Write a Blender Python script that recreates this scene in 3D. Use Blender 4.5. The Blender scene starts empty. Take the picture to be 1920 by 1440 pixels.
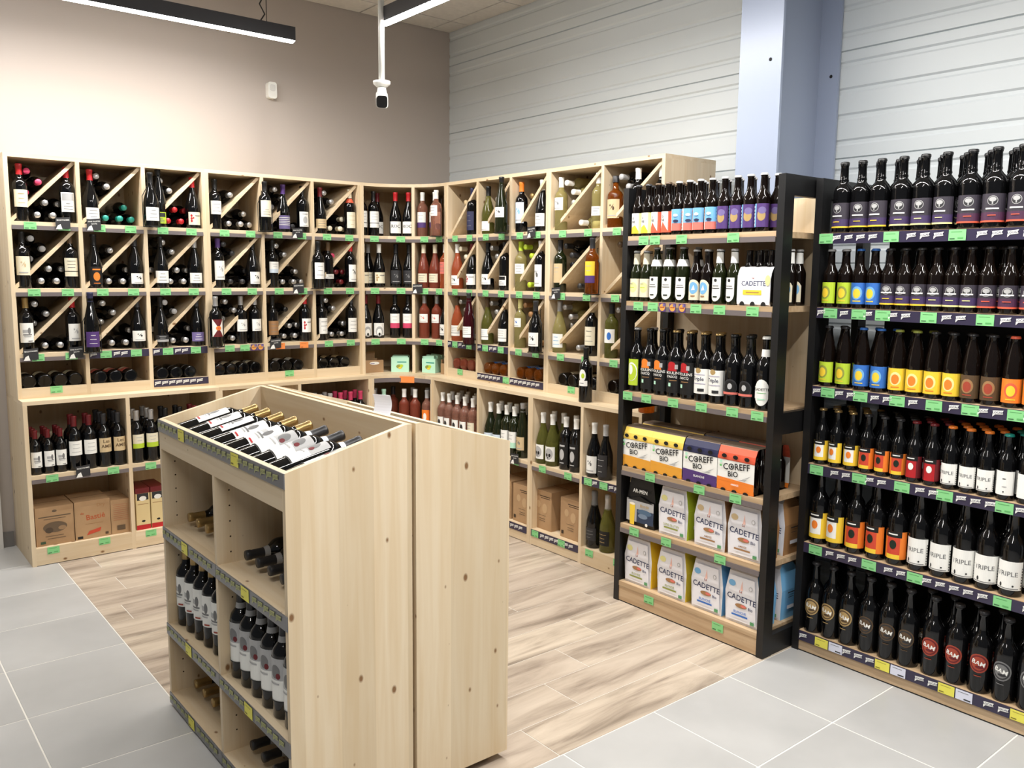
import bpy, math, random
from mathutils import Vector, Matrix
random.seed(7)
S = bpy.context.scene
COL = S.collection
PI = math.pi
rad = math.radians

# ------------------------------------------------------------------ camera
FPX = 1597.0; CAMH = 1.6
YAW, PITCH, ROLL = rad(39.25), rad(7.33), rad(0.58)
_f = Vector((math.sin(YAW)*math.cos(PITCH), math.cos(YAW)*math.cos(PITCH), -math.sin(PITCH)))
_r0 = Vector((math.cos(YAW), -math.sin(YAW), 0)); _u0 = _r0.cross(_f)
_r = _r0*math.cos(ROLL)+_u0*math.sin(ROLL); _u = -_r0*math.sin(ROLL)+_u0*math.cos(ROLL)
cam = bpy.data.cameras.new('camera'); cam.sensor_width = 36; cam.lens = 36*FPX/1920; cam.clip_start = .05
co = bpy.data.objects.new('camera', cam); COL.objects.link(co)
mw = Matrix((( _r.x, _u.x, -_f.x, 0), (_r.y, _u.y, -_f.y, 0), (_r.z, _u.z, -_f.z, CAMH), (0, 0, 0, 1)))
co.matrix_world = mw
S.camera = co
def _n(px): return _r*FPX-_f*(px-960)
def xpx(px, Y, z):            # world x on plane y=Y at height z seen at pixel column px
    n = _n(px); return -(n.y*Y+n.z*(z-CAMH))/n.x
def ypx(px, X, z):            # world y on plane x=X
    n = _n(px); return -(n.x*X+n.z*(z-CAMH))/n.y

# ------------------------------------------------------------------ world, exposure
w = bpy.data.worlds.new('world'); S.world = w; w.use_nodes = True
bg = w.node_tree.nodes['Background']; bg.inputs[0].default_value = (.92, .96, 1, 1); bg.inputs[1].default_value = .12
S.view_settings.view_transform = 'Standard'; S.view_settings.look = 'None'
S.view_settings.exposure = 0.22; S.view_settings.gamma = 1; S.view_settings.use_curve_mapping = False
S.cycles.use_denoising = True
S.cycles.max_bounces = 8; S.cycles.transmission_bounces = 6; S.cycles.caustics_reflective = False; S.cycles.caustics_refractive = False
LAMP_STRENGTH = 150.0

# ------------------------------------------------------------------ materials
def lin(c): return tuple(((v/12.92) if v <= .04045 else ((v+.055)/1.055)**2.4) for v in c)
_M = {}
COLS = dict(white=(.93,.93,.91), cream=(.89,.86,.76), beige=(.80,.71,.55), pale=(.80,.85,.90), red=(.70,.10,.13), darkred=(.40,.07,.10),
  pink=(.80,.25,.40), purple=(.31,.20,.45), lilac=(.45,.40,.60), black=(.035,.035,.04), charcoal=(.16,.16,.17), grey=(.45,.45,.45), lightgrey=(.68,.68,.68),
  silver=(.72,.72,.72), gold=(.68,.57,.37), orange=(.92,.50,.16), yellow=(.93,.79,.22), paleyellow=(.90,.88,.60), lime=(.70,.80,.20), green=(.42,.75,.42),
  teal=(.10,.55,.50), blue=(.20,.43,.75), skyblue=(.45,.68,.85), navy=(.16,.17,.30), brown=(.33,.25,.16), tan=(.62,.46,.30), mint=(.72,.90,.80), coral=(.85,.36,.25),
  olive=(.55,.58,.25), amber=(.55,.30,.07), darkgreen=(.05,.12,.06), tag=(.52,.80,.53), tagorange=(.93,.55,.28), tagyellow=(.90,.87,.35), salmon=(.85,.45,.40), copper=(.62,.25,.17))
def pbsdf(name):
    m = bpy.data.materials.new(name); m.use_nodes = True
    return m, m.node_tree, m.node_tree.nodes['Principled BSDF']
def mat(c, rough=.5, metal=0, key=None):
    k = key or (c, rough, metal)
    if k in _M: return _M[k]
    m, nt, b = pbsdf(str(c))
    rgb = COLS[c] if isinstance(c, str) else c
    b.inputs['Base Color'].default_value = (*lin(rgb), 1); b.inputs['Roughness'].default_value = rough; b.inputs['Metallic'].default_value = metal
    _M[k] = m; return m
def glassmat(c, tr, rough=.06, ior=1.36):
    k = ('glass', c, tr)
    if k in _M: return _M[k]
    m, nt, b = pbsdf('glass_'+str(c))
    rgb = c if not isinstance(c, str) else COLS[c]
    b.inputs['Base Color'].default_value = (*lin(rgb), 1); b.inputs['Roughness'].default_value = rough
    b.inputs['Transmission Weight'].default_value = tr; b.inputs['IOR'].default_value = ior if tr else 1.5
    _M[k] = m; return m
GLASS = dict(dark=glassmat((.035,.035,.04), 0), green=glassmat((.10,.12,.05), 0), olive=glassmat((.62,.62,.30), .8), brown=glassmat((.06,.035,.025), 0),
  rose=glassmat((.93,.66,.56), .8), deeprose=glassmat((.72,.36,.27), .65), orangerose=glassmat((.95,.47,.28), .7), white=glassmat((.96,.90,.58), .8), amber=glassmat((.72,.38,.10), .8), wine=glassmat((.22,.05,.08), .2))
def N(nt, t, **kw):
    n = nt.nodes.new(t)
    for k, v in kw.items(): setattr(n, k, v)
    return n
def ramp(nt, pts):
    r = N(nt, 'ShaderNodeValToRGB'); e = r.color_ramp.elements
    e[0].position, e[0].color = pts[0][0], (*lin(pts[0][1]), 1); e[1].position, e[1].color = pts[1][0], (*lin(pts[1][1]), 1)
    for p, c in pts[2:]:
        x = e.new(p); x.color = (*lin(c), 1)
    return r
def coords(nt, scale, rnd=13.0):
    tc = N(nt, 'ShaderNodeTexCoord'); oi = N(nt, 'ShaderNodeObjectInfo')
    mul = N(nt, 'ShaderNodeMath', operation='MULTIPLY'); mul.inputs[1].default_value = rnd
    nt.links.new(oi.outputs['Random'], mul.inputs[0])
    add = N(nt, 'ShaderNodeVectorMath', operation='ADD'); nt.links.new(tc.outputs['Object'], add.inputs[0]); nt.links.new(mul.outputs[0], add.inputs[1])
    mp = N(nt, 'ShaderNodeVectorMath', operation='MULTIPLY'); mp.inputs[1].default_value = scale; nt.links.new(add.outputs[0], mp.inputs[0])
    return mp.outputs[0], add.outputs[0], oi
def mixc(nt, fac, a, b, blend='MIX'):
    m = N(nt, 'ShaderNodeMix', data_type='RGBA', blend_type=blend)
    for s, v in ((0, fac), (6, a), (7, b)):
        if hasattr(v, 'links'): nt.links.new(v, m.inputs[s])
        else: m.inputs[s].default_value = v
    return m.outputs[2]
def pine(axis, base=(.885,.815,.70), dark=(.85,.76,.62), knots=True, rough=.5, name='pine'):
    k = (name, axis)
    if k in _M: return _M[k]
    m, nt, b = pbsdf(name+'_grain_'+'xyz'[axis]); L = nt.links.new
    sc = [22.0]*3; sc[axis] = 1.1
    v, raw, oi = coords(nt, sc)
    n1 = N(nt, 'ShaderNodeTexNoise'); n1.inputs['Scale'].default_value = 1.6; n1.inputs['Detail'].default_value = 5; n1.inputs['Distortion'].default_value = .6; L(v, n1.inputs['Vector'])
    r1 = ramp(nt, [(.30, dark), (.66, base)]); L(n1.outputs[0], r1.inputs[0])
    # broad glued lamellas, each a little lighter or darker
    sc2 = [9.0]*3; sc2[axis] = .02
    mp2 = N(nt, 'ShaderNodeVectorMath', operation='MULTIPLY'); mp2.inputs[1].default_value = sc2; L(raw, mp2.inputs[0])
    fl = N(nt, 'ShaderNodeVectorMath', operation='FLOOR'); L(mp2.outputs[0], fl.inputs[0])
    wn = N(nt, 'ShaderNodeTexWhiteNoise'); L(fl.outputs[0], wn.inputs['Vector'])
    r2 = ramp(nt, [(0, (.93,.92,.90)), (1, (1,1,1))]); L(wn.outputs['Value'], r2.inputs[0])
    c = mixc(nt, 1.0, r1.outputs[0], r2.outputs[0], 'MULTIPLY')
    if knots:
        sx = N(nt, 'ShaderNodeSeparateXYZ'); L(raw, sx.inputs[0])
        o1, o2 = [q for q in range(3) if q != axis]
        ad = N(nt, 'ShaderNodeMath', operation='ADD'); L(sx.outputs[o1], ad.inputs[0]); L(sx.outputs[o2], ad.inputs[1])
        m1 = N(nt, 'ShaderNodeMath', operation='MULTIPLY'); m1.inputs[1].default_value = 9.5; L(ad.outputs[0], m1.inputs[0])
        m2 = N(nt, 'ShaderNodeMath', operation='MULTIPLY'); m2.inputs[1].default_value = 6.0; L(sx.outputs[axis], m2.inputs[0])
        cb = N(nt, 'ShaderNodeCombineXYZ'); L(m1.outputs[0], cb.inputs[0]); L(m2.outputs[0], cb.inputs[1])
        vo = N(nt, 'ShaderNodeTexVoronoi', voronoi_dimensions='2D'); vo.inputs['Scale'].default_value = 1.0; L(cb.outputs[0], vo.inputs['Vector'])
        sep = N(nt, 'ShaderNodeSeparateColor'); L(vo.outputs['Color'], sep.inputs[0])
        # knot size depends on the cell: most cells have none
        mr = N(nt, 'ShaderNodeMapRange'); mr.inputs[1].default_value = .45; mr.inputs[2].default_value = 1; mr.inputs[3].default_value = -.01; mr.inputs[4].default_value = .085; L(sep.outputs[0], mr.inputs[0])
        sub = N(nt, 'ShaderNodeMath', operation='SUBTRACT'); L(mr.outputs[0], sub.inputs[0]); L(vo.outputs['Distance'], sub.inputs[1])
        mr2 = N(nt, 'ShaderNodeMapRange'); mr2.inputs[1].default_value = -.012; mr2.inputs[2].default_value = .035; L(sub.outputs[0], mr2.inputs[0])
        c = mixc(nt, mr2.outputs[0], c, (*lin((.50,.36,.22)), 1))
    L(c, b.inputs['Base Color']); b.inputs['Roughness'].default_value = rough
    _M[k] = m; return m
PX, PY, PZ = pine(0), pine(1), pine(2)
def beech(axis): return pine(axis, (.80,.70,.57), (.70,.585,.45), False, .45, 'laminate')
def noisemat(name, a, b_, scale, rough=.4, detail=4, stretch=(1,1,1), bump=0):
    if name in _M: return _M[name]
    m, nt, b = pbsdf(name); L = nt.links.new
    v, raw, oi = coords(nt, stretch)
    n = N(nt, 'ShaderNodeTexNoise'); n.inputs['Scale'].default_value = scale; n.inputs['Detail'].default_value = detail; L(v, n.inputs['Vector'])
    r = ramp(nt, [(.3, a), (.7, b_)]); L(n.outputs[0], r.inputs[0]); L(r.outputs[0], b.inputs['Base Color']); b.inputs['Roughness'].default_value = rough
    _M[name] = m; return m
def plankmat():
    m, nt, b = pbsdf('wood_look_tile'); L = nt.links.new
    v, raw, oi = coords(nt, (1.2, 9, 9))
    n = N(nt, 'ShaderNodeTexNoise'); n.inputs['Scale'].default_value = 1.5; n.inputs['Detail'].default_value = 7; n.inputs['Roughness'].default_value = .62; n.inputs['Distortion'].default_value = .5; L(v, n.inputs['Vector'])
    r = ramp(nt, [(.26, (.47,.42,.37)), (.74, (.82,.77,.705)), (.40, (.655,.60,.54)), (.53, (.75,.695,.63))]); L(n.outputs[0], r.inputs[0])
    r2 = ramp(nt, [(0, (.91,.90,.90)), (1, (1,1,.99))]); L(oi.outputs['Random'], r2.inputs[0])
    L(mixc(nt, 1.0, r.outputs[0], r2.outputs[0], 'MULTIPLY'), b.inputs['Base Color']); b.inputs['Roughness'].default_value = .38
    return m
PLANK = plankmat()
TILE = noisemat('grey_stoneware', (.645,.645,.64), (.71,.71,.705), 2.5, .36)
GROUT = mat((.86,.85,.82), .8)
BEIGE = mat((.68,.645,.615), .8)
PANELM = noisemat('light_grey_steel', (.775,.80,.81), (.80,.825,.835), 1.0, .38)
STEEL = mat((.58,.62,.70), .32, key='column_paint')
BLACKW = mat((.055,.055,.06), .45, key='black_wood')
RAILM = mat((.43,.40,.40), .3, key='rail'); RAILNAVY = mat((.20,.18,.27), .35, key='railnavy'); RAILGREY = mat((.42,.42,.43), .3, key='railgrey')
CARD = noisemat('cardboard', (.63,.50,.36), (.70,.57,.42), 6, .75)
emit = bpy.data.materials.new('lamp_diffuser'); emit.use_nodes = True
_nt = emit.node_tree; _nt.nodes.clear(); _e = _nt.nodes.new('ShaderNodeEmission'); _o = _nt.nodes.new('ShaderNodeOutputMaterial'); _nt.links.new(_e.outputs[0], _o.inputs[0])
_e.inputs[0].default_value = (1, .968, .93, 1); _e.inputs[1].default_value = LAMP_STRENGTH

# ------------------------------------------------------------------ object helpers
def mesh(name, v, f, mats=(), mi=None, smooth=False):
    me = bpy.data.meshes.new(name); me.from_pydata(v, [], f)
    for m in mats: me.materials.append(m)
    if mi: me.polygons.foreach_set('material_index', mi)
    if smooth: me.polygons.foreach_set('use_smooth', [True]*len(f))
    me.update(); return me
def boxvf(x0, x1, y0, y1, z0, z1):
    v = [(x0,y0,z0),(x1,y0,z0),(x1,y1,z0),(x0,y1,z0),(x0,y0,z1),(x1,y0,z1),(x1,y1,z1),(x0,y1,z1)]
    return v, [(0,3,2,1),(4,5,6,7),(0,1,5,4),(1,2,6,5),(2,3,7,6),(3,0,4,7)]
def O(name, me, parent=None, loc=(0,0,0), rot=(0,0,0)):
    o = bpy.data.objects.new(name, me); COL.objects.link(o); o.location = loc; o.rotation_euler = rot
    if parent: o.parent = parent
    return o
def tagobj(o, label, cat, group=None, kind=None):
    o['label'] = label; o['category'] = cat
    if group: o['group'] = group
    if kind: o['kind'] = kind
    return o
def thing(name, label, cat, loc=(0,0,0), rz=0, group=None, rot=None):
    o = O(name, None, None, loc, rot or (0,0,rz)); o.empty_display_size = .05
    return tagobj(o, label, cat, group)
def struct(name, me, loc=(0,0,0)):
    o = O(name, me, None, loc); o['kind'] = 'structure'; return o
def B(name, parent, x0, x1, y0, y1, z0, z1, m):      # a board; z is absolute, the root's height is taken off
    zr = parent.location.z if parent and not parent.parent else 0
    v, f = boxvf(x0, x1, y0, y1, z0-zr, z1-zr)
    return O(name, mesh(name, v, f, [m]), parent)
def tubevf(pts, r, n=8):
    v, f = [], []
    P = [Vector(p) for p in pts]
    for i, p in enumerate(P):
        d = (P[min(i+1, len(P)-1)]-P[max(i-1, 0)]).normalized()
        a = d.orthogonal().normalized(); b = d.cross(a)
        for k in range(n):
            t = 2*PI*k/n; v.append(tuple(p+a*math.cos(t)*r+b*math.sin(t)*r))
    for i in range(len(P)-1):
        for k in range(n):
            f.append((i*n+k, i*n+(k+1) % n, (i+1)*n+(k+1) % n, (i+1)*n+k))
    f.append(tuple(range(n))[::-1]); f.append(tuple(range((len(P)-1)*n, len(P)*n)))
    return v, f
def lathevf(prof, n=20):
    v, f = [], []
    for r, z in prof:
        if r < 1e-6: v.append((0, 0, z))
        else: v += [(r*math.cos(2*PI*k/n), r*math.sin(2*PI*k/n), z) for k in range(n)]
    idx, i = [], 0
    for r, z in prof:
        c = 1 if r < 1e-6 else n; idx.append((i, c)); i += c
    for (a, ca), (b, cb) in zip(idx, idx[1:]):
        for k in range(n):
            k2 = (k+1) % n
            if ca == 1 and cb > 1: f.append((a, b+k2, b+k))
            elif cb == 1 and ca > 1: f.append((a+k, a+k2, b))
            elif ca > 1: f.append((a+k, a+k2, b+k2, b+k))
    return v, f
def extrude(poly, z0, z1):                          # plan polygon (ccw) to a slab
    n = len(poly); v = [(x, y, z0) for x, y in poly]+[(x, y, z1) for x, y in poly]
    return v, [tuple(range(n))[::-1], tuple(range(n, 2*n))]+[(i, (i+1) % n, n+(i+1) % n, n+i) for i in range(n)]

# ------------------------------------------------------------------ flat print: labels, signs, lettering
_TXT = {}
def textvf(s):
    if s not in _TXT:
        cu = bpy.data.curves.new('t', 'FONT'); cu.body = s; cu.size = 1; cu.offset = .013; cu.resolution_u = 2; cu.align_x = 'CENTER'; cu.align_y = 'CENTER'
        ob = bpy.data.objects.new('t', cu); COL.objects.link(ob)
        dg = bpy.context.evaluated_depsgraph_get(); me = bpy.data.meshes.new_from_object(ob.evaluated_get(dg))
        vs = [(v.co.x, v.co.y) for v in me.vertices]; fs = [tuple(p.vertices) for p in me.polygons]
        bpy.data.objects.remove(ob); bpy.data.curves.remove(cu); bpy.data.meshes.remove(me)
        x0 = min(v[0] for v in vs); x1 = max(v[0] for v in vs); y0 = min(v[1] for v in vs); y1 = max(v[1] for v in vs)
        h = (y1-y0) or 1; _TXT[s] = ([((x-(x0+x1)/2)/h, (y-(y0+y1)/2)/h) for x, y in vs], fs, (x1-x0)/h)
    return _TXT[s]
def printmesh(name, R, elems, step=.008, off0=.0006):
    V, F, MI, mats = [], [], [], []
    def mi(c):
        m = mat(c, .55) if isinstance(c, (str, tuple)) else c
        if m not in mats: mats.append(m)
        return mats.index(m)
    def mp(u, v, off):
        if R is None: return (u, -off, v)
        r = R+off; a = u/R; return (r*math.sin(a), -r*math.cos(a), v)
    def conv(poly, c, off):
        us = sorted(set(round(p[0], 6) for p in poly)); lo, hi = us[0], us[-1]
        if R is not None:
            k = max(1, math.ceil((hi-lo)/step)); us = sorted(set(us+[round(lo+(hi-lo)*i/k, 6) for i in range(k+1)]))
        n = len(poly)
        def rng(u):
            vs = []
            for i in range(n):
                (a, b), (c2, d) = poly[i], poly[(i+1) % n]
                if min(a, c2)-2e-6 <= u <= max(a, c2)+2e-6:
                    if abs(a-c2) < 3e-6: vs += [b, d]
                    else: vs.append(b+(d-b)*(u-a)/(c2-a))
            return min(vs), max(vs)
        m = mi(c); prev = None
        for u in us:
            l, h = rng(u); i = len(V); V.append(mp(u, l, off)); V.append(mp(u, h, off))
            if prev is not None: F.append((prev, i, i+1, prev+1)); MI.append(m)
            prev = i
    for k, e in enumerate(elems):
        off = off0+.0003*k; t = e[0]
        if t == 'r': _, u0, u1, v0, v1, c = e; conv([(u0,v0),(u1,v0),(u1,v1),(u0,v1)], c, off)
        elif t == 'e': _, u, v, ru, rv, c = e; conv([(u+ru*math.cos(2*PI*i/20), v+rv*math.sin(2*PI*i/20)) for i in range(20)], c, off)
        elif t == 'p': conv(e[1], e[2], off)
        elif t == 't':
            _, s, u, v, h, c = e[:6]; rot = e[6] if len(e) > 6 else 0; sx = e[7] if len(e) > 7 else 1
            vs, fs, wd = textvf(s); m = mi(c); i0 = len(V); cr, sr = math.cos(rot), math.sin(rot)
            for x, y in vs: x *= h*sx; y *= h; V.append(mp(u+x*cr-y*sr, v+x*sr+y*cr, off))
            for q in fs: F.append(tuple(i0+i for i in q)); MI.append(m)
    return mesh(name, V, F, mats, MI)

# ------------------------------------------------------------------ bottles
def prof_bordeaux(s=1): return [(r*s, z*s) for r, z in [(0,.004),(.028,.0),(.035,.001),(.0375,.006),(.0375,.185),(.0368,.196),(.033,.208),(.025,.219),(.018,.228),(.0152,.238),(.0142,.284),(.0155,.286),(.0155,.297),(.0145,.2995),(0,.2995)]]
KIND = {
 'bordeaux': (prof_bordeaux(), .0375, .30, [(.0158,.244),(.0152,.25),(.0149,.283),(.0164,.286),(.0164,.298),(.0155,.3012),(0,.3012)]),
 'half': (prof_bordeaux(.80), .030, .24, [(.0128,.196),(.0121,.225),(.0132,.229),(.0132,.239),(.0125,.241),(0,.241)]),
 'burgundy': ([(0,.004),(.03,.0),(.039,.001),(.0415,.006),(.0415,.120),(.0405,.135),(.037,.153),(.031,.175),(.024,.197),(.0175,.219),(.0152,.236),(.0145,.284),(.0158,.286),(.0158,.296),(.0145,.2985),(0,.2985)], .0415, .2985, [(.0158,.240),(.0152,.246),(.015,.283),(.0166,.286),(.0166,.298),(.0155,.3),(0,.3)]),
 'flute': ([(0,.004),(.03,.0),(.037,.001),(.039,.006),(.039,.135),(.0375,.16),(.033,.19),(.026,.225),(.0195,.255),(.0158,.28),(.0145,.318),(.0158,.32),(.0158,.33),(0,.33)], .039, .33, [(.0162,.276),(.0152,.29),(.0152,.317),(.0166,.32),(.0166,.331),(.015,.332),(0,.332)]),
 'champagne': ([(0,.006),(.03,.0),(.041,.001),(.044,.007),(.044,.130),(.043,.148),(.038,.170),(.030,.197),(.022,.225),(.0175,.25),(.0155,.285),(.017,.287),(.017,.3),(0,.3)], .044, .32, [(.0205,.232),(.018,.25),(.016,.28),(.018,.288),(.018,.296),(.0185,.312),(.014,.32),(0,.321)]),
 'longneck': ([(0,.004),(.024,.0),(.028,.001),(.0297,.005),(.0297,.128),(.0288,.138),(.025,.150),(.0185,.163),(.0150,.175),(.0128,.222),(.0142,.224),(.0142,.229),(0,.229)], .0297, .235, [(.0160,.2265),(.0160,.2285),(.0150,.234),(.012,.2355),(0,.2355)]),
 'slope': ([(0,.004),(.025,.0),(.0305,.001),(.032,.005),(.032,.122),(.031,.135),(.027,.16),(.021,.19),(.0155,.215),(.0132,.236),(.0145,.238),(.0145,.243),(0,.243)], .032, .249, [(.0163,.2405),(.0163,.2425),(.0153,.248),(.012,.2495),(0,.2495)]),
 'ale': ([(0,.004),(.029,.0),(.0355,.001),(.0375,.006),(.0375,.158),(.0365,.168),(.031,.180),(.0225,.19),(.0165,.199),(.0185,.206),(.0165,.213),(.0150,.262),(.0165,.264),(.0165,.272),(0,.272)], .0375, .28, [(.0180,.270),(.0180,.272),(.0172,.278),(.014,.28),(0,.28)]),
 'beer75': ([(0,.006),(.03,.0),(.0375,.001),(.0393,.007),(.0393,.165),(.0382,.18),(.034,.195),(.0255,.209),(.0185,.221),(.0160,.235),(.0150,.285),(.0172,.287),(.0172,.297),(0,.297)], .0393, .305, [(.0188,.294),(.0188,.297),(.0175,.303),(.014,.305),(0,.305)]),
 'rum': ([(0,.004),(.036,.0),(.041,.002),(.0425,.008),(.0425,.165),(.041,.178),(.034,.190),(.022,.199),(.0162,.21),(.0150,.243),(0,.243)], .0425, .275, [(.0185,.240),(.0185,.272),(.0165,.275),(0,.275)]),
}
_MESH = {}
def kmesh(kind, g):
    k = (kind, g)
    if k not in _MESH:
        v, f = lathevf(KIND[kind][0], 22); _MESH[k] = mesh('bottle_glass', v, f, [GLASS[g]], smooth=True)
    return _MESH[k]
CAPSHINE = {'silver': (.28, .6), 'gold': (.3, .7)}
def capmesh(kind, c):
    k = ('cap', kind, c)
    if k not in _MESH:
        v, f = lathevf(KIND[kind][3], 18); r, mt = CAPSHINE.get(c, (.4, 0)); _MESH[k] = mesh('cap', v, f, [mat(c, r, mt)], smooth=True)
    return _MESH[k]
def lines(v0, v1, hw, c, n=3, seed=0):
    rr = random.Random(seed); out = []
    for i in range(n):
        v = v0+(v1-v0)*(i+.5)/n; h = hw*(.4+.5*rr.random()); out.append(('r', -h, h, v-.0013, v+.0013, c))
    return out
def lab_elems(spec, R):
    """spec: (colour, v0, v1, motif, motif colour, half width factor)"""
    c, v0, v1 = spec[:3]; motif = spec[3] if len(spec) > 3 else 'lines'; mc = spec[4] if len(spec) > 4 else 'grey'; hf = spec[5] if len(spec) > 5 else 1.0
    hw = R*hf; H = v1-v0; m = (v0+v1)/2
    E_ = [('r', -hw, hw, v0, v1, c)]
    if motif == 'lines': E_ += lines(v0+.1*H, v1-.1*H, hw*.75, mc, 3, int(v0*1e4))
    elif motif == 'img': E_ += [('r', -hw*.8, hw*.8, v1-.42*H, v1-.06*H, mc)]+lines(v0+.08*H, v0+.5*H, hw*.7, 'grey', 3, 2)
    elif motif == 'sketch': E_ += [('p', [(-.25*hw, m-.06*H), (.12*hw, m+.10*H), (.30*hw, m+.27*H), (.0, m+.12*H)], mc), ('e', .22*hw, m+.02*H, hw*.13, H*.10, mc), ('e', -.22*hw, m+.18*H, hw*.10, H*.05, mc), ('r', -.6*hw, .6*hw, v0+.12*H, v0+.17*H, 'lightgrey')]
    elif motif == 'chateau': E_ += [('r', -.55*hw, .35*hw, m, m+.16*H, 'lightgrey'), ('e', .30*hw, m+.10*H, .2*hw, .17*H, 'grey'), ('r', -.5*hw, .6*hw, m-.12*H, m-.07*H, 'grey'), ('r', -.4*hw, .5*hw, m-.2*H, m-.16*H, 'lightgrey'), ('r', .1*hw, .65*hw, v0+.05*H, v0+.10*H, mc)]
    elif motif == 'photo': E_ += [('r', -hw, hw, m, v1, 'lightgrey'), ('e', .15*hw, v1-.3*H, .42*hw, .16*H, 'grey'), ('e', .4*hw, v1-.4*H, .2*hw, .07*H, 'darkred'), ('r', -.7*hw, .5*hw, m-.1*H, m-.06*H, 'lightgrey'), ('r', -hw, hw, v0, v0+.03*H, 'black')]
    elif motif == 'oval': E_ += [('e', .15*hw, m, .34*hw, .28*H, mc)]
    elif motif == 'skull': E_ += [('e', .1*hw, m, .62*hw, .40*H, 'lightgrey'), ('e', -.2*hw, m-.08*H, .17*hw, .12*H, 'black'), ('e', .25*hw, m-.08*H, .17*hw, .12*H, 'black'), ('e', .0, m-.25*H, .08*hw, .06*H, 'black')]
    elif motif == 'band': E_ += [('r', -hw, hw, v0, v0+.34*H, mc)]+lines(v0+.45*H, v1-.1*H, hw*.7, 'lightgrey', 2, 3)
    elif motif == 'line': E_ += [('r', -hw, hw, v0+.26*H, v0+.30*H, 'black')]+lines(v0+.4*H, v1-.08*H, hw*.7, mc, 3, 5)
    elif motif == 'stripes': E_ += [('r', -hw, hw, v0+H*(.28+.13*i), v0+H*(.33+.13*i), 'white') for i in range(5)]
    elif motif == 'cross': E_ += [('p', [(-hw*.9,v1),(hw*.9,v1),(0,m)], mc), ('p', [(-hw*.9,v0),(hw*.9,v0),(0,m)], mc), ('e', 0, m, .42*hw, .13*H, 'orange'), ('e', 0, m, .16*hw, .06*H, 'coral')]
    elif motif == 'emblem': E_ += [('e', 0, m-.05*H, .42*hw, .24*H, mc), ('r', -.5*hw, .5*hw, v1-.2*H, v1-.12*H, mc), ('r', -.4*hw, .4*hw, v0+.06*H, v0+.1*H, mc)]
    elif motif == 'arch': E_ += [('e', 0, v0+.32*H, .62*hw, .42*H, 'lightgrey'), ('e', 0, v0+.26*H, .42*hw, .28*H, c), ('e', 0, v0+.10*H, .18*hw, .12*H, 'black')]
    elif motif == 'flowers': E_ += [('e', -.55*hw, v0+H*a, .14*hw, .10*H, mc) for a in (.3,.5,.72)]+[('e', -.3*hw, v0+.55*H, .1*hw, .07*H, mc), ('r', -.1*hw, .75*hw, v1-.3*H, v1-.24*H, 'grey')]
    elif motif.startswith('T:'):
        ts = motif[2:].split('|'); n = len(ts); th = min(H*.5/n, hw*1.5/max(textvf(t)[2] for t in ts))
        E_ += [('t', t, 0, m+H*.1+th*1.5*((n-1)/2-i), th, mc) for i, t in enumerate(ts)]
    return E_
def labmesh(R, spec):
    k = ('lab', R, spec)
    if k not in _MESH: _MESH[k] = printmesh('label', R, lab_elems(spec, R))
    return _MESH[k]
def elemmesh(key, R, fn):
    k = ('el', R, key)
    if k not in _MESH: _MESH[k] = printmesh('label', R, fn(R))
    return _MESH[k]
def bottle(kind, g, cap, lab, loc, rz, label, cat='wine bottle', group=None, rot=None, neck=None, name='wine_bottle', extra=None, seal='capsule'):
    t = thing(name, label, cat, loc, rz, group, rot)
    R = KIND[kind][1]
    O('glass', kmesh(kind, g), t)
    if cap: O(seal, capmesh(kind, cap), t)
    if lab: O('label', labmesh(R, lab) if not callable(lab) else elemmesh(lab.__name__, R, lab), t)
    if neck:
        zc, zh, rr, c = neck; k = ('neck', rr, neck)
        if k not in _MESH:
            v, f = lathevf([(rr[0], zc), (rr[1], zc+zh)], 18); _MESH[k] = mesh('neck_label', v, f, [mat(c, .5)], smooth=True)
        O('neck_label', _MESH[k], t)
    return t
def lying_mesh(kind, g, cap, lab=None):
    """one mesh: axis along +y, neck at -y (front), resting on z=-R"""
    k = ('lying', kind, g, cap, lab)
    if k not in _MESH:
        v, f = lathevf(KIND[kind][0], 16); v2, f2 = lathevf(KIND[kind][3], 16); H = KIND[kind][2]
        V = [(x, (H-z)*.88, y) for x, y, z in v+v2]; F = [q[::-1] for q in f]+[tuple(i+len(v) for i in q[::-1]) for q in f2]
        F = [q[::-1] for q in F]
        me = mesh('lying_bottle', V, F, [GLASS[g], mat(cap, *CAPSHINE.get(cap, (.4, 0)))], [0]*len(f)+[1]*len(f2), True)
        _MESH[k] = me
    return _MESH[k]

STUFF = []
def clone_mesh_data(me, mtx): STUFF.append((me, mtx))
def flush_stuff(name, label, cat):
    V, F, MI, mats = [], [], [], []
    for me, mtx in STUFF:
        n0 = len(V); V += [tuple(mtx @ v.co) for v in me.vertices]
        idx = []
        for m in me.materials:
            if m not in mats: mats.append(m)
            idx.append(mats.index(m))
        for p in me.polygons: F.append(tuple(n0+i for i in p.vertices)); MI.append(idx[p.material_index])
    o = O(name, mesh(name, V, F, mats, MI, True)); tagobj(o, label, cat, kind='stuff'); return o
def relax(us, Rs, lo, hi):
    us = list(us); us[0] = max(us[0], lo+Rs[0])
    for i in range(1, len(us)): us[i] = max(us[i], us[i-1]+Rs[i-1]+Rs[i]+.0006)
    us[-1] = min(us[-1], hi-Rs[-1])
    for i in range(len(us)-2, -1, -1): us[i] = min(us[i], us[i+1]-Rs[i+1]-Rs[i]-.0006)
    return us
def clampcell(u, R, cs):
    a, b = min(cs, key=lambda c: abs((c[0]+c[1])/2-u)); return min(max(u, a+R+.001), b-R-.001)

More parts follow.
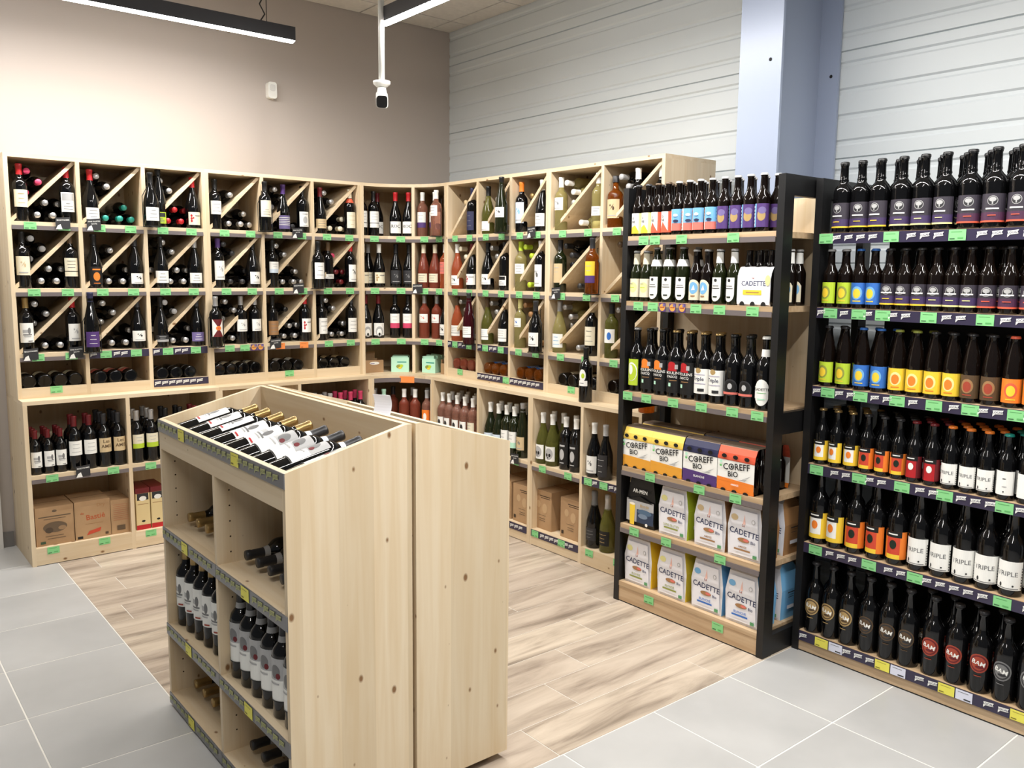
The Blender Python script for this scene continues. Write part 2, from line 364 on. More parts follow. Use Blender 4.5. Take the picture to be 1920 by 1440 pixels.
# ================================================================== ROOM
X_W, Y_W, Z_C = 3.893, 5.56, 3.416
P = .4535                                            # grey tile pitch
fl = struct('floor', mesh('floor', *boxvf(-2.4, X_W, -1.6, Y_W, -.06, -.0012), [GROUT]))
def tilemesh(w_, d_, m, g=.004, t=.0055, c=.0007):
    k = ('tile', round(w_, 4), round(d_, 4), m.name)
    if k not in _MESH:
        a, b = w_/2-g/2, d_/2-g/2
        v = [(-a,-b,-t),(a,-b,-t),(a,b,-t),(-a,b,-t),(-a,-b,-c),(a,-b,-c),(a,b,-c),(-a,b,-c),(-a+c,-b+c,0),(a-c,-b+c,0),(a-c,b-c,0),(-a+c,b-c,0)]
        f = [(0,1,5,4),(1,2,6,5),(2,3,7,6),(3,0,4,7),(4,5,9,8),(5,6,10,9),(6,7,11,10),(7,4,8,11),(8,9,10,11)]
        _MESH[k] = mesh('tile', v, f, [m])
    return _MESH[k]
XB, YB = .936, 1.963                                  # the wood-look floor starts here
def cells(lo, hi, start, pitch):
    k = math.floor((lo-start)/pitch); out = []
    while start+k*pitch < hi-.01:
        a, b = max(lo, start+k*pitch), min(hi, start+(k+1)*pitch)
        if b-a > .01: out.append((a, b))
        k += 1
    return out
for (x0, x1) in cells(-2.4, X_W, XB, P):
    for (y0, y1) in cells(-1.6, Y_W, YB, P):
        if x0 >= XB-.01 and y0 >= YB-.01: continue
        O('floor_tile', tilemesh(x1-x0, y1-y0, TILE, .0055), fl, ((x0+x1)/2, (y0+y1)/2, 0))
PW, PL = .2067, .9
offs = [1.828, 2.12, 2.366, 2.632, 2.02, 1.60, 2.25, 2.50]
r_ = 0; y = YB
while y < Y_W-.02:
    y1 = min(y+PW, Y_W); o = offs[r_ % 8]
    if abs(y-4.86) < .11: o = 1.104
    if abs(y-4.03) < .11: o = 1.04
    for (a, b) in cells(XB, X_W, o, PL): O('floor_plank', tilemesh(b-a, y1-y, PLANK, .0028), fl, ((a+b)/2, (y+y1)/2, 0))
    y = y1; r_ += 1
wl = struct('wall_left', mesh('wall_left', *boxvf(-2.4, X_W+.1, Y_W, Y_W+.12, -.06, Z_C+.1), [BEIGE]))
bb = struct('baseboard_left', mesh('baseboard_left', *boxvf(-2.4, .80, Y_W-.012, Y_W, 0, .09), [mat((.47,.46,.45), .4)]))
tr = struct('trim_1', mesh('trim_1', *boxvf(-.25, .742, Y_W-.035, Y_W-.012, .0, 2.15), [mat((.86,.85,.83), .45)]))
# corrugated steel wall: panels 0.5 m high, each a child
wr = struct('wall_right', mesh('wall_right', *boxvf(X_W+.012, X_W+.12, -1.6, Y_W+.12, -.06, Z_C+.1), [PANELM]))
def panel_profile():
    d = .0065; pts = [(.010, 0), (.0, .004)]
    for zr in (.075, .195, .315, .437): pts += [(0, zr-.016), (d, zr-.007), (d, zr+.007), (0, zr+.016)]
    pts += [(0, .496), (.010, .5)]
    return pts
pp = panel_profile(); n = len(pp)
pv = [(x, 0, z) for x, z in pp]+[(x, Y_W+1.6, z) for x, z in pp]; pf = [(i, i+1, n+i+1, n+i) for i in range(n-1)]
pm = mesh('steel_panel', pv, pf, [PANELM])
for i in range(7):
    if .17+.5*i-.5 > Z_C: break
    O('steel_panel', pm, wr, (X_W, -1.6, .17+.5*(i)-(.5 if i == 0 else 0)) if i else (X_W, -1.6, -.33))
O('steel_panel', pm, wr, (X_W, -1.6, .17)); 
# ceiling with lay-in tiles
ce = struct('ceiling', mesh('ceiling', *boxvf(-2.4, X_W+.1, -1.6, Y_W+.1, Z_C+.012, Z_C+.1), [mat((.74,.73,.71), .8)]))
CT = noisemat('ceiling_tile', (.80,.785,.765), (.84,.825,.80), 30, .9)
for (x0, x1) in cells(-2.4, X_W, 3.725, .605):
    for (y0, y1) in cells(-1.6, Y_W, 5.30, .605):
        me = tilemesh(x1-x0, y1-y0, CT, .012, .012); o = O('ceiling_tile', me, ce, ((x0+x1)/2, (y0+y1)/2, Z_C), (PI, 0, 0))
# steel column with flanges
cc = thing('steel_column', 'grey painted steel I-beam column between the racks and the steel wall', 'column', (3.64, 2.4075, 0))
cv = lambda x0, x1, y0, y1: boxvf(x0-3.64, x1-3.64, y0-2.4075, y1-2.4075, 0, Z_C)
O('flange', mesh('flange', *cv(3.40, 3.414, 2.296, 2.519), [STEEL]), cc)
O('web', mesh('web', *cv(3.414, 3.872, 2.402, 2.413), [STEEL]), cc)
O('flange', mesh('flange', *cv(3.872, 3.886, 2.296, 2.519), [STEEL]), cc)
hv, hf = lathevf([(0, 0), (.008, 0), (.008, .001), (0, .001)], 14); hm = mesh('bolt_hole', hv, hf, [mat('black', .8)])
O('bolt_hole', hm, cc, (3.3995-3.64, 2.353-2.4075, 2.568), (0, -PI/2, 0)); O('bolt_hole', hm, cc, (3.8715-3.64, 2.335-2.4075, 2.56), (0, -PI/2, 0))

# ------------------------------------------------------------------ linear lamps
def lamp(x, y, z, length, rz, label):
    t = thing('linear_lamp', label, 'lamp', (x, y, z), rz, 'suspended linear lamps')
    h = length/2
    O('housing', mesh('housing', [(-h,-.03,.0),(-h,.03,0),(-h,.03,.075),(-h,-.03,.075),(h,-.03,0),(h,.03,0),(h,.03,.075),(h,-.03,.075)], [(0,4,5,1),(3,2,6,7),(0,3,7,4),(1,5,6,2),(0,1,2,3),(4,7,6,5)], [mat((.15,.15,.17), .4)]), t)
    pv = []; m_ = 6
    for xx in (-h+.004, h-.004):
        for k in range(m_+1):
            a = PI*k/m_; pv.append((xx, -.027*math.cos(a), -.008*math.sin(a)-.0005))
    F = [(k, k+1, m_+1+k+1, m_+1+k) for k in range(m_)]+[tuple(range(m_+1)), tuple(range(2*m_+1, m_, -1))]
    O('diffuser', mesh('diffuser', pv, F, [emit]), t)
    for s in (-1, 1):
        xx = s*(h-.16); c = O('suspension_cable', mesh('suspension_cable', *tubevf([(xx,0,.075),(xx,0,Z_C-z)], .0022, 6), [mat('black')]), t)
        v, f = lathevf([(0,Z_C-z-.03),(.02,Z_C-z-.03),(.02,Z_C-z),(0,Z_C-z)], 12); O('ceiling_cup', mesh('ceiling_cup', [(a+xx,b,cz) for a,b,cz in v], f, [mat('black')]), t)
    O('power_lead', mesh('power_lead', *tubevf([(h-.20,0,.075),(h-.17,.0,.12),(h-.20,.0,.17),(h-.163,0,.24)], .004, 6), [mat('black')]), t)
    return t
lamp(1.06, 4.80, 2.925, 2.4, 0, 'black suspended linear lamp parallel to the beige wall')
lamp(2.475, 2.95, 2.925, 2.4, PI/2, 'black suspended linear lamp parallel to the steel wall beside the security camera')
lamp(2.475, .35, 2.925, 2.4, PI/2, 'black suspended linear lamp parallel to the steel wall above the aisle')  # out of view: extends the lamp row, added for more even floor light
lamp(.55, .85, 2.925, 2.4, 0, 'black suspended linear lamp over the grey tiled aisle')  # out of view: added fill to brighten the island side panel and tiles
# security camera on a pole, motion sensor
sc_ = thing('security_camera', 'white security camera hanging on a long ceiling pole', 'security camera', (2.44, 4.115, 2.50))
O('pole', mesh('pole', *tubevf([(0,0,.115),(0,0,Z_C-2.50)], .017, 12), [mat((.80,.80,.78), .35)], smooth=True), sc_)
v, f = lathevf([(0,.085),(.03,.09),(.046,.105),(.046,.118),(0,.118)], 16); O('flange', mesh('flange', v, f, [mat((.85,.85,.83), .4)], smooth=True), sc_)
v, f = lathevf([(0,.028),(.02,.034),(.027,.055),(.022,.085),(0,.09)], 14); O('swivel', mesh('swivel', v, f, [mat((.85,.85,.83), .4)], smooth=True), sc_)
def rbox(w_, h_, d0, d1, r, ax):                       # rounded-rectangle prism along -y
    pts = []
    for cx, cz, a0 in ((w_-r,h_-r,0),(-w_+r,h_-r,PI/2),(-w_+r,-h_+r,PI),(w_-r,-h_+r,1.5*PI)):
        pts += [(cx+r*math.cos(a0+PI/2*k/4), cz+r*math.sin(a0+PI/2*k/4)) for k in range(5)]
    n_ = len(pts); return [(x, d0, z) for x, z in pts]+[(x, d1, z) for x, z in pts], [tuple(range(n_)), tuple(range(2*n_-1, n_-1, -1))]+[(i, n_+i, n_+(i+1) % n_, (i+1) % n_) for i in range(n_)]
crot = (rad(18), 0, rad(-30))
O('body', mesh('body', *rbox(.032,.034,-.05,.10,.016,1), [mat((.86,.86,.84), .35)], smooth=False), sc_, (0,0,0.02), crot)
O('lens_face', mesh('lens_face', *rbox(.028,.030,-.056,-.049,.014,1), [mat('black', .25)]), sc_, (0,0,.02), crot)
ms = thing('motion_sensor', 'small white motion sensor on the beige wall', 'sensor', (2.443, Y_W, 2.74))
O('housing', mesh('housing', *rbox(.030,.052,-.045,0,.016,1), [mat((.88,.88,.86), .35)]), ms, (0,0,.05))
O('lens', mesh('lens', *rbox(.019,.020,-.049,-.044,.010,1), [mat((.80,.80,.79), .5)]), ms, (0,0,.065))

# ================================================================== WINE RACKS
TAG = printmesh('price_tag', None, [('r',-.030,.030,-.0195,.0195,'tag'),('r',-.022,.016,.010,.012,(.30,.58,.32)),('r',-.026,-.008,-.015,-.011,(.22,.40,.25)),('r',.002,.022,-.013,-.008,(.36,.66,.38))], off0=.0012)
TAGO = printmesh('price_tag', None, [('r',-.030,.030,-.0195,.0195,'tagorange'),('r',-.022,.016,.010,.012,(.65,.35,.15)),('r',-.026,-.008,-.015,-.011,(.5,.25,.1))], off0=.0012)
TAGY = printmesh('price_tag', None, [('r',-.030,.030,-.0195,.0195,'tagyellow'),('r',-.022,.016,.010,.012,(.65,.60,.25)),('r',-.026,-.008,-.015,-.011,(.5,.45,.15))], off0=.0012)
TAGW = printmesh('price_tag', None, [('r',-.030,.030,-.0195,.0195,(.85,.86,.92)),('r',-.022,.016,.010,.012,'grey'),('r',.0,.024,-.015,-.010,'charcoal')], off0=.0012)
def flagmesh(c, tc, txt='LOCAL'):
    w_, h_ = .0175, .0125
    E_ = [('p', [(-w_,-h_*.35),(w_*.8,-.1*h_),(w_*.8,h_),(-w_,h_*.75)], c), ('p', [(-w_,-h_),(-w_*.55,-h_*.3),(-w_,-h_*.3)], c), ('p', [(w_*.75,-.1*h_),(w_,.0),(w_*.8,.45*h_),(w_*.75,.45*h_)], c), ('p', [(w_*.75,.45*h_),(w_*.8,.45*h_),(w_*1.05,h_*1.05),(w_*.75,h_)], c)]
    E_.append(('t', txt, -.001, .0042, .0075, tc, .08))
    return printmesh('local_flag', None, E_, off0=.0012)
FLAG = flagmesh('white', 'navy'); FLAGG = flagmesh((.68,.69,.47), (.50,.51,.36))
MEDAL = printmesh('medal_sticker', None, [('r',-.0195,.0195,-.0195,.0195,'purple'),('e',0,0,.0165,.0165,(.85,.62,.30)),('r',-.012,.012,-.002,.002,'copper'),('e',.009,.010,.0065,.0065,'lilac')], off0=.0012)
def rail(parent, x0, x1, zs, tags=(), mode='plain', yf=0, tagm=TAG, zoff=0, pitch=.041):
    """price rail on a shelf edge: x in the rack's frame, zs = shelf top"""
    zr = parent.location.z
    if mode == 'plain': r = B('price_rail', parent, x0, x1, yf-.003, yf, zs-.043, zs-.021, RAILM)
    else: r = B('price_rail', parent, x0, x1, yf-.003, yf, zs-.043, zs-.001, RAILNAVY if mode == 'local' else RAILGREY)
    for t in tags:
        tm = tagm; u = t
        if isinstance(t, tuple): u, tm = t
        O('price_tag' if tm is not MEDAL else 'medal_sticker', tm, r, (u, yf-.0035, zs-.022-zr))
    if mode != 'plain':
        u = x0+.022
        tl = [t if not isinstance(t, tuple) else t[0] for t in tags]
        while u < x1-.015:
            if not any(abs(u-t) < .038 for t in tl): O('local_flag', FLAG if mode == 'local' else FLAGG, r, (u, yf-.0033, zs-.022-zr))
            u += pitch
    return r
TALK = {}
def talker(loc, rz, txt, label):
    k = txt
    if k not in TALK:
        ls = txt.split('|')
        E_ = [('p', [(-.036,-.036),(.036,-.036),(.036,.028),(-.036,.020)], 'charcoal'), ('p', [(-.036,-.040),(-.004,-.040),(-.012,-.012),(-.026,-.020)], 'white')]
        th = .0085 if len(ls) > 1 else .0095
        for i, s in enumerate(ls): E_.append(('t', s, .001, .010-.0135*i, min(th, .062/textvf(s)[2]), 'white', .06))
        v, f = boxvf(-.036,.036,0,.0012,-.036,.022)
        TALK[k] = (mesh('plate', v, f, [mat('charcoal')]), printmesh('print', None, E_, off0=.0002))
    t = thing('shelf_talker', label, 'sign', loc, rz); O('plate', TALK[k][0], t); O('print', TALK[k][1], t); return t

T = .021                                              # board thickness
Z_S = [1.854, 1.500, 1.149]; Z_CT = .905; Z_TOP = 2.205
YU, YL, XU, XL = 5.19, 5.075, 3.33, 3.214
LX0, LMW = .81, 1.0475                                # left rack: left end and module width
RY0, RM1, RM2 = 4.79, 1.03, .872                      # right rack: start and the two module widths
def upper_unit(name, label, loc, rz, W, ncol, depth):
    t = thing(name, label, 'wine rack', (loc[0], loc[1], Z_CT), rz)
    B('side_panel', t, 0, T, 0, depth, Z_CT, Z_TOP-T, PZ); B('side_panel', t, W-T, W, 0, depth, Z_CT, Z_TOP-T, PZ)
    B('top_panel', t, 0, W, 0, depth, Z_TOP-T, Z_TOP, PX); B('back_panel', t, T, W-T, depth-.008, depth, Z_CT, Z_TOP-T, PZ)
    cw = (W-T*(ncol+1))/ncol; cs = []
    for i in range(ncol):
        a = T+i*(cw+T); cs.append((a, a+cw))
        if i: B('divider', t, a-T, a, 0, depth-.008, Z_CT, Z_TOP-T, PZ)
    for (a, b) in cs:
        for k, zs in enumerate(Z_S):
            B('shelf', t, a, b, .0, depth-.008, zs-T, zs, PX)
            top = (Z_TOP if k == 0 else Z_S[k-1])-T; h = top-zs; d = min(cw, h)
            q = .009*math.sqrt(2)                     # diagonal board from the low left to the high right corner
            v = [(a,.02,zs-Z_CT),(a+q,.02,zs-Z_CT),(b,.02,top-q-Z_CT),(b,.02,top-Z_CT),(b-q,.02,top-Z_CT),(a,.02,zs+q-Z_CT)]
            n_ = 6; vv = v+[(x, depth-.01, z) for x, _, z in v]
            O('diagonal_board', mesh('diagonal_board', vv, [tuple(range(n_))]+[tuple(range(2*n_-1, n_-1, -1))]+[(i, n_+i, n_+(i+1) % n_, (i+1) % n_) for i in range(n_)], [PX]), t)
        B('bottom_board', t, a, b, .018, depth-.008, .937, .955, PX)
        B('front_lip', t, a, b, .0, .018, Z_CT, .962, PX)
    return t, cs
def lower_unit(name, label, loc, rz, W, nbay, depth, end0=True, skip_shelf=()):
    t = thing(name, label, 'cabinet', (loc[0], loc[1], 0), rz)
    zt = Z_CT-T
    B('side_panel', t, 0, T, 0, depth, 0, zt, PZ); B('side_panel', t, W-T, W, 0, depth, 0, zt, PZ)
    B('counter', t, 0, W, 0, depth, zt, Z_CT, PX); B('back_panel', t, T, W-T, depth-.008, depth, .0, zt, PZ)
    bw = (W-T*(nbay+1))/nbay; bs = []
    for i in range(nbay):
        a = T+i*(bw+T); bs.append((a, a+bw))
        if i: B('divider', t, a-T, a, 0, depth-.008, 0, zt, PZ)
        B('plinth', t, a, a+bw, 0, .02, .004, .098, PX); B('bottom_shelf', t, a, a+bw, .02, depth-.008, .077, .098, PX)
        B('shelf', t, a, a+bw, .0, depth-.008, .50-T, .50, PX)
    return t, bs
W2 = lambda t, x, y, z: tuple(t.matrix_basis @ Vector((x, y, z-t.location.z))) 
DEP_UL, DEP_LL = Y_W-.004-YU, Y_W-.004-YL
lefts, rights = [], []
for i, (a, b) in enumerate((('wine_rack', 'pigeonhole wine rack on the beige wall, the one at the free end'), ('wine_rack', 'pigeonhole wine rack on the beige wall, the one touching the corner rack'))):
    lefts.append(upper_unit(a, b, (LX0+i*LMW, YU), 0, LMW, 3, DEP_UL))
lowl = [lower_unit('low_cabinet', 'pine floor cabinet on the beige wall, the one at the free end', (LX0, YL), 0, LMW, 2, DEP_LL),
        lower_unit('low_cabinet', 'pine floor cabinet on the beige wall, the one beside the curved corner cabinet', (LX0+LMW, YL), 0, LMW, 2, DEP_LL)]
rights.append(upper_unit('wine_rack', 'pigeonhole wine rack with three columns along the steel wall', (XU, RY0), -PI/2, RM1, 3, .40))
rights.append(upper_unit('wine_rack', 'pigeonhole wine rack with two wide columns along the steel wall', (XU, RY0-RM1), -PI/2, RM2, 2, .40))
lowr = [lower_unit('low_cabinet', 'pine floor cabinet along the steel wall beside the curved corner cabinet', (XL, RY0), -PI/2, RM1, 2, .516),
        lower_unit('low_cabinet', 'pine floor cabinet along the steel wall next to the beer rack', (XL, RY0-RM1), -PI/2, RM2, 2, .516)]
# rails of the pigeonholes: two tags each
def lw(t, cs, c): return cs[c]
LOCALROW = {(0, 2, 1): 1, (0, 2, 2): 1, (2, 2, 0): 1, (2, 2, 1): 1}
for ri, (t, cs) in enumerate(lefts+rights):
    for c, (a, b) in enumerate(cs):
        for k, zs in enumerate(Z_S):
            wd = b-a; us = [a+wd*.27, a+wd*.78]; tm = TAGO if (ri, k, c) == (1, 2, 1) else TAG
            md = 'local' if (ri, k, c) in LOCALROW or (ri, k, c) == (2, 2, 0) else 'plain'
            if (ri, k, c) == (1, 2, 0): us = [a+wd*.30, a+wd*.60, (a+wd*.78, MEDAL), (a+wd*.92, MEDAL)]
            rail(t, a, b, zs, [(u if isinstance(u, tuple) else (u, tm)) for u in us], md)
for t, cs, c, tg in ((lefts[0], None, 2, []), (rights[0], None, 1, [.30]), (rights[0], None, 2, [])):
    rt, rc = t; a, b = rc[c]; rail(rt, a, b, .962, [a+g for g in tg], 'local')
for t, c, fr in ((lefts[0], 0, .52), (lefts[1], 1, .45), (rights[0], 0, .45), (rights[1], 0, .5)):
    rt, rc = t; a, b = rc[c]; O('price_tag', TAG, rt, (a+(b-a)*fr, -.001, .946-Z_CT))
for ti, (t, bs) in enumerate(lowl+lowr):
    for c, (a, b) in enumerate(bs):
        wd = b-a
        if ti == 3 and c == 1: rail(t, a, b, .50, [a+.05, a+.17], 'local')
        else: rail(t, a, b, .50, [a+wd*.24, a+wd*.78] if ti else [a+wd*.20, a+wd*.83])
        if ti == 2 and c == 1 or ti == 3 and c == 0: rail(t, a, b, .098, [a+.04, a+.27], 'local')
        else:
            for fr in (.17, .70): O('price_tag', TAG, t, (a+wd*fr, -.001, .078))

# ---- corner rack with a concave front
CX, CY = LX0+2*LMW, RY0
BX, BY = XU+.40, Y_W-.004
def arc(ax, ay, t0=0, t1=90, n=14): return [(ax*math.sin(rad(t0+(t1-t0)*i/n)), ay*math.cos(rad(t0+(t1-t0)*i/n))) for i in range(n+1)]
def corner_poly(ax, ay): 
    p = arc(ax, ay); return [(BX-CX, 0), (BX-CX, BY-CY), (0, BY-CY)]+p   # ccw seen from above
UA, UB, LA, LB = XU-CX, YU-CY, XL-CX, YL-CY
def slab(name, parent, ax, ay, z0, z1, m):
    zr = parent.location.z; v, f = extrude(corner_poly(ax, ay), z0-zr, z1-zr); return O(name, mesh(name, v, f, [m]), parent)
def curved_strip(name, parent, ax, ay, z0, z1, m, t0=0, t1=90, th=.004):
    zr = parent.location.z; a = arc(ax, ay, t0, t1, 18); b = arc(ax-th, ay-th, t0, t1, 18)
    v, f = extrude(a+b[::-1], z0-zr, z1-zr); return O(name, mesh(name, v, [q[::-1] for q in f], [m]), parent)
cu = thing('corner_rack', 'curved corner wine rack where the beige and steel walls meet', 'wine rack', (CX, CY, Z_CT))
cl_ = thing('corner_cabinet', 'curved pine floor cabinet in the corner under the corner rack', 'cabinet', (CX, CY, 0))
B('side_panel', cu, 0, T, UB-.004, BY-CY, Z_CT, Z_TOP-T, PZ); B('side_panel', cu, UA-.004, BX-CX, 0, T, Z_CT, Z_TOP-T, PZ)
slab('top_panel', cu, UA, UB, Z_TOP-T, Z_TOP, PX)
B('back_panel', cu, T, BX-CX-.008, BY-CY-.008, BY-CY, Z_CT, Z_TOP-T, PZ); B('back_panel', cu, BX-CX-.008, BX-CX, T, BY-CY-.008, Z_CT, Z_TOP-T, PZ)
DT = rad(50)                                           # divider between the two corner columns
dx, dy = UA*math.sin(DT), UB*math.cos(DT); ddx, ddy = BX-CX-.02-dx, BY-CY-.02-dy; dl = math.hypot(ddx, ddy); nx, ny = -ddy/dl*T/2, ddx/dl*T/2
v, f = extrude([(dx-nx,dy-ny),(dx+ddx-nx,dy+ddy-ny),(dx+ddx+nx,dy+ddy+ny),(dx+nx,dy+ny)], 0, Z_TOP-T-Z_CT)
O('divider', mesh('divider', v, f, [PZ]), cu)
for zs in Z_S:
    slab('shelf', cu, UA, UB, zs-T, zs, PX); r = curved_strip('price_rail', cu, UA, UB, zs-.043, zs-.021, RAILM, 4, 87)
    for tdeg in (13, 38, 62, 80):
        a_ = rad(tdeg); O('price_tag', TAG, r, ((UA-.006)*math.sin(a_), (UB-.006)*math.cos(a_), zs-.022-Z_CT), (0, 0, -a_))
slab('counter', cl_, LA, LB, Z_CT-T, Z_CT, PX)
B('side_panel', cl_, 0, T, LB-.003, BY-CY, 0, Z_CT-T, PZ); B('side_panel', cl_, LA-.003, BX-CX, 0, T, 0, Z_CT-T, PZ)
B('back_panel', cl_, T, BX-CX-.008, BY-CY-.008, BY-CY, 0, Z_CT-T, PZ); B('back_panel', cl_, BX-CX-.008, BX-CX, T, BY-CY-.008, 0, Z_CT-T, PZ)
slab('shelf', cl_, LA, LB, .50-T, .50, PX); slab('bottom_shelf', cl_, LA, LB, .077, .098, PX); curved_strip('plinth', cl_, LA, LB, .004, .098, PX, 3, 87, .018)
curved_strip('price_rail', cl_, LA, LB, .455, .479, RAILM, 4, 87)
r = curved_strip('price_rail', cl_, LA, LB, .855, .884, RAILM, 4, 87)
a_ = rad(48); v, f = boxvf(-.052,.052,-.001,.001,-.022,.022); O('price_tag', mesh('price_tag', v, f, [mat('tagorange')]), r, ((LA-.008)*math.sin(a_), (LB-.008)*math.cos(a_), .873), (0,0,-a_))

# ================================================================== STOCK: wine
ORD = ['first', 'second', 'third', 'fourth', 'fifth', 'sixth']
ROW = ['top', 'middle', 'bottom']
COLN = dict(paleyellow='pale yellow', skyblue='sky blue', lightgrey='light grey', darkred='dark red', charcoal='charcoal', pale='pale blue')
cn = lambda c: COLN.get(c, c)
GN = dict(dark='dark', green='dark green', olive='olive green', brown='brown', rose='rosé', deeprose='deep rosé', orangerose='orange rosé', white='pale golden', amber='amber', wine='dark wine-red')
def wlabel(kind, g, cap, lab, place):
    lc = cn(lab[0]) if isinstance(lab, tuple) else 'printed'
    return f"{GN[g]} {'flute ' if kind=='flute' else ''}bottle, {cn(cap)} capsule, {lc} label, {place}"
BO, BU = 'bordeaux', 'burgundy'
# (pixel column, kind, glass, capsule, label spec) for the bottles on show
L3 = lambda c, v0, v1, *a: (c, v0, v1, *a)
DISP_L = [
 [(38,BO,'dark','red',('cream',.075,.165,'lines','gold')), (127,BO,'dark','red',('white',.06,.165,'img','lightgrey'))],
 [(170,BU,'dark','red',('white',.025,.09))],
 [(298,'flute','dark','black',('lime',.02,.085,'img','charcoal')), (362,BU,'dark','red',('cream',.02,.095,'flowers','red'))],
 [(403,BO,'dark','black',('white',.09,.17))],
 [(531,BU,'dark','purple',('lilac',.02,.105,'stripes')), (567,BO,'dark','black',('white',.04,.135,'emblem','lightgrey'))],
 [(600,BU,'dark','darkred',('beige',.035,.095)), (658,BO,'dark','cream',('cream',.045,.15,'lines','beige'))],
 [(43,BO,'dark','black',('cream',.07,.17,'sketch','beige')), (134,BO,'dark','brown',('cream',.065,.165,'line','grey'))],
 [(177,BU,'dark','black',('black',.02,.12,'emblem','orange')), (258,BU,'dark','charcoal',('white',.025,.085,'sketch','charcoal'))],
 [(302,BU,'dark','black',('white',.03,.10)), (368,BU,'dark','silver',('white',.03,.09))],
 [(409,BO,'dark','purple',('white',.05,.165,'sketch','lightgrey')), (477,BU,'dark','black',('white',.025,.10,'sketch','charcoal'))],
 [(511,BO,'dark','black',('white',.095,.165,'band','pale'))],
 [(615,BO,'dark','brown',('white',.06,.09)), (657,BO,'dark','red',('white',.04,.155,'sketch','black'))],
 [(50,BO,'dark','gold',('white',.06,.165,'chateau','grey')), (137,BO,'dark','red',('white',.06,.155,'sketch','lightgrey'))],
 [(265,BU,'dark','charcoal',('white',.045,.105,'sketch','charcoal'))],
 [(302,BU,'dark','black',('charcoal',.035,.075,'band','lightgrey')), (372,BU,'dark','charcoal',('lilac',.03,.085,'lines','white'))],
 [(452,BO,'dark','silver',('white',.08,.155,'sketch','lightgrey')), (480,BO,'dark','silver',('white',.08,.155,'sketch','lightgrey'))],
 [(511,BO,'dark','black',('tan',.05,.14)), (578,BO,'dark','red',('white',.06,.15,'flowers','red'))],
 [(603,BO,'dark','black',('white',.045,.15)), (661,BO,'dark','charcoal',('white',.05,.145))],
]
for idx, lst in enumerate(DISP_L):
    k, c = divmod(idx, 6); zs = Z_S[k]
    for (px, kind, g, cap, lab) in lst:
        yb = YU+.046; t, cs = lefts[c//3]; x = t.location.x+clampcell(xpx(px, yb, zs+.12)-t.location.x, KIND[kind][1], [cs[c % 3]])
        place = f"{ROW[k]} row, {ORD[5-c]} pigeonhole from corner, beige-wall rack"
        bottle(kind, g, cap, lab, (x, yb, zs), rad(random.uniform(-8, 14)), wlabel(kind, g, cap, lab, place), neck=(.21,.03,(.031,.0165),'coral') if (px, k) == (658, 0) else None)
# bottles in wire holders hooked in front of the dividers
def holder_mesh():
    if 'holder' in _MESH: return _MESH['holder']
    V, F = [], []
    def add(p, r=.0022):
        v, f = tubevf(p, r, 6); n0 = len(V); V.extend(v); F.extend(tuple(i+n0 for i in q) for q in f)
    R = .046
    for z in (.0, .22):
        rr = R if z == 0 else .019
        add([(rr*math.cos(2*PI*i/16), rr*math.sin(2*PI*i/16), z) for i in range(17)])
    add([(-R,0,0),(-R,.0,.17),(-.019,0,.22)]); add([(R,0,0),(R,0,.17),(.019,0,.22)])
    add([(-R,0,-.0005),(R,0,-.0005)]); add([(0,-R,-.0005),(0,R,-.0005)])
    add([(0,R,0),(0,R,.25),(0,.056,.25)]); add([(0,.019,.22),(0,R,.22)])
    _MESH['holder'] = mesh('wire_bottle_holder', V, F, [mat('black', .4)]); return _MESH['holder']
def held(px, plane, off, zs, kind, g, cap, lab, place, rz, side):
    z = zs-.004
    if side == 'L': yb = plane-off; loc = (xpx(px, yb, zs+.12), yb, z)
    else: xb = plane-off; loc = (xb, ypx(px, xb, zs+.12), z)
    bottle(kind, g, cap, lab, (loc[0], loc[1], z+.003), rz+rad(random.uniform(-6,8)), wlabel(kind, g, cap, lab, f"wire holder, {ROW[Z_S.index(zs)]} row, {place}"))
    h = O('wire_bottle_holder', holder_mesh(), None, loc, (0, 0, rz)); tagobj(h, f"black wire holder hooked on the {ROW[Z_S.index(zs)]} row of the {place}", 'bottle holder')
held(283, YU, .05, Z_S[0], BU, 'dark', 'black', ('white',.03,.105), 'beige-wall rack', 0, 'L')
held(497, YU, .05, Z_S[0], BO, 'dark', 'black', ('cream',.085,.185,'img','cream'), 'beige-wall rack nearer corner', 0, 'L')
held(597, YU, .05, Z_S[1], BO, 'dark', 'black', ('white',.06,.165), 'beige-wall rack', 0, 'L')
held(172, YU, .05, Z_S[2], 'flute', 'dark', 'navy', ('purple',.03,.115,'lines','white'), 'beige-wall rack free end', 0, 'L')
held(405, YU, .05, Z_S[2], BO, 'dark', 'silver', ('white',.06,.165,'cross','darkred'), 'beige-wall rack', 0, 'L')
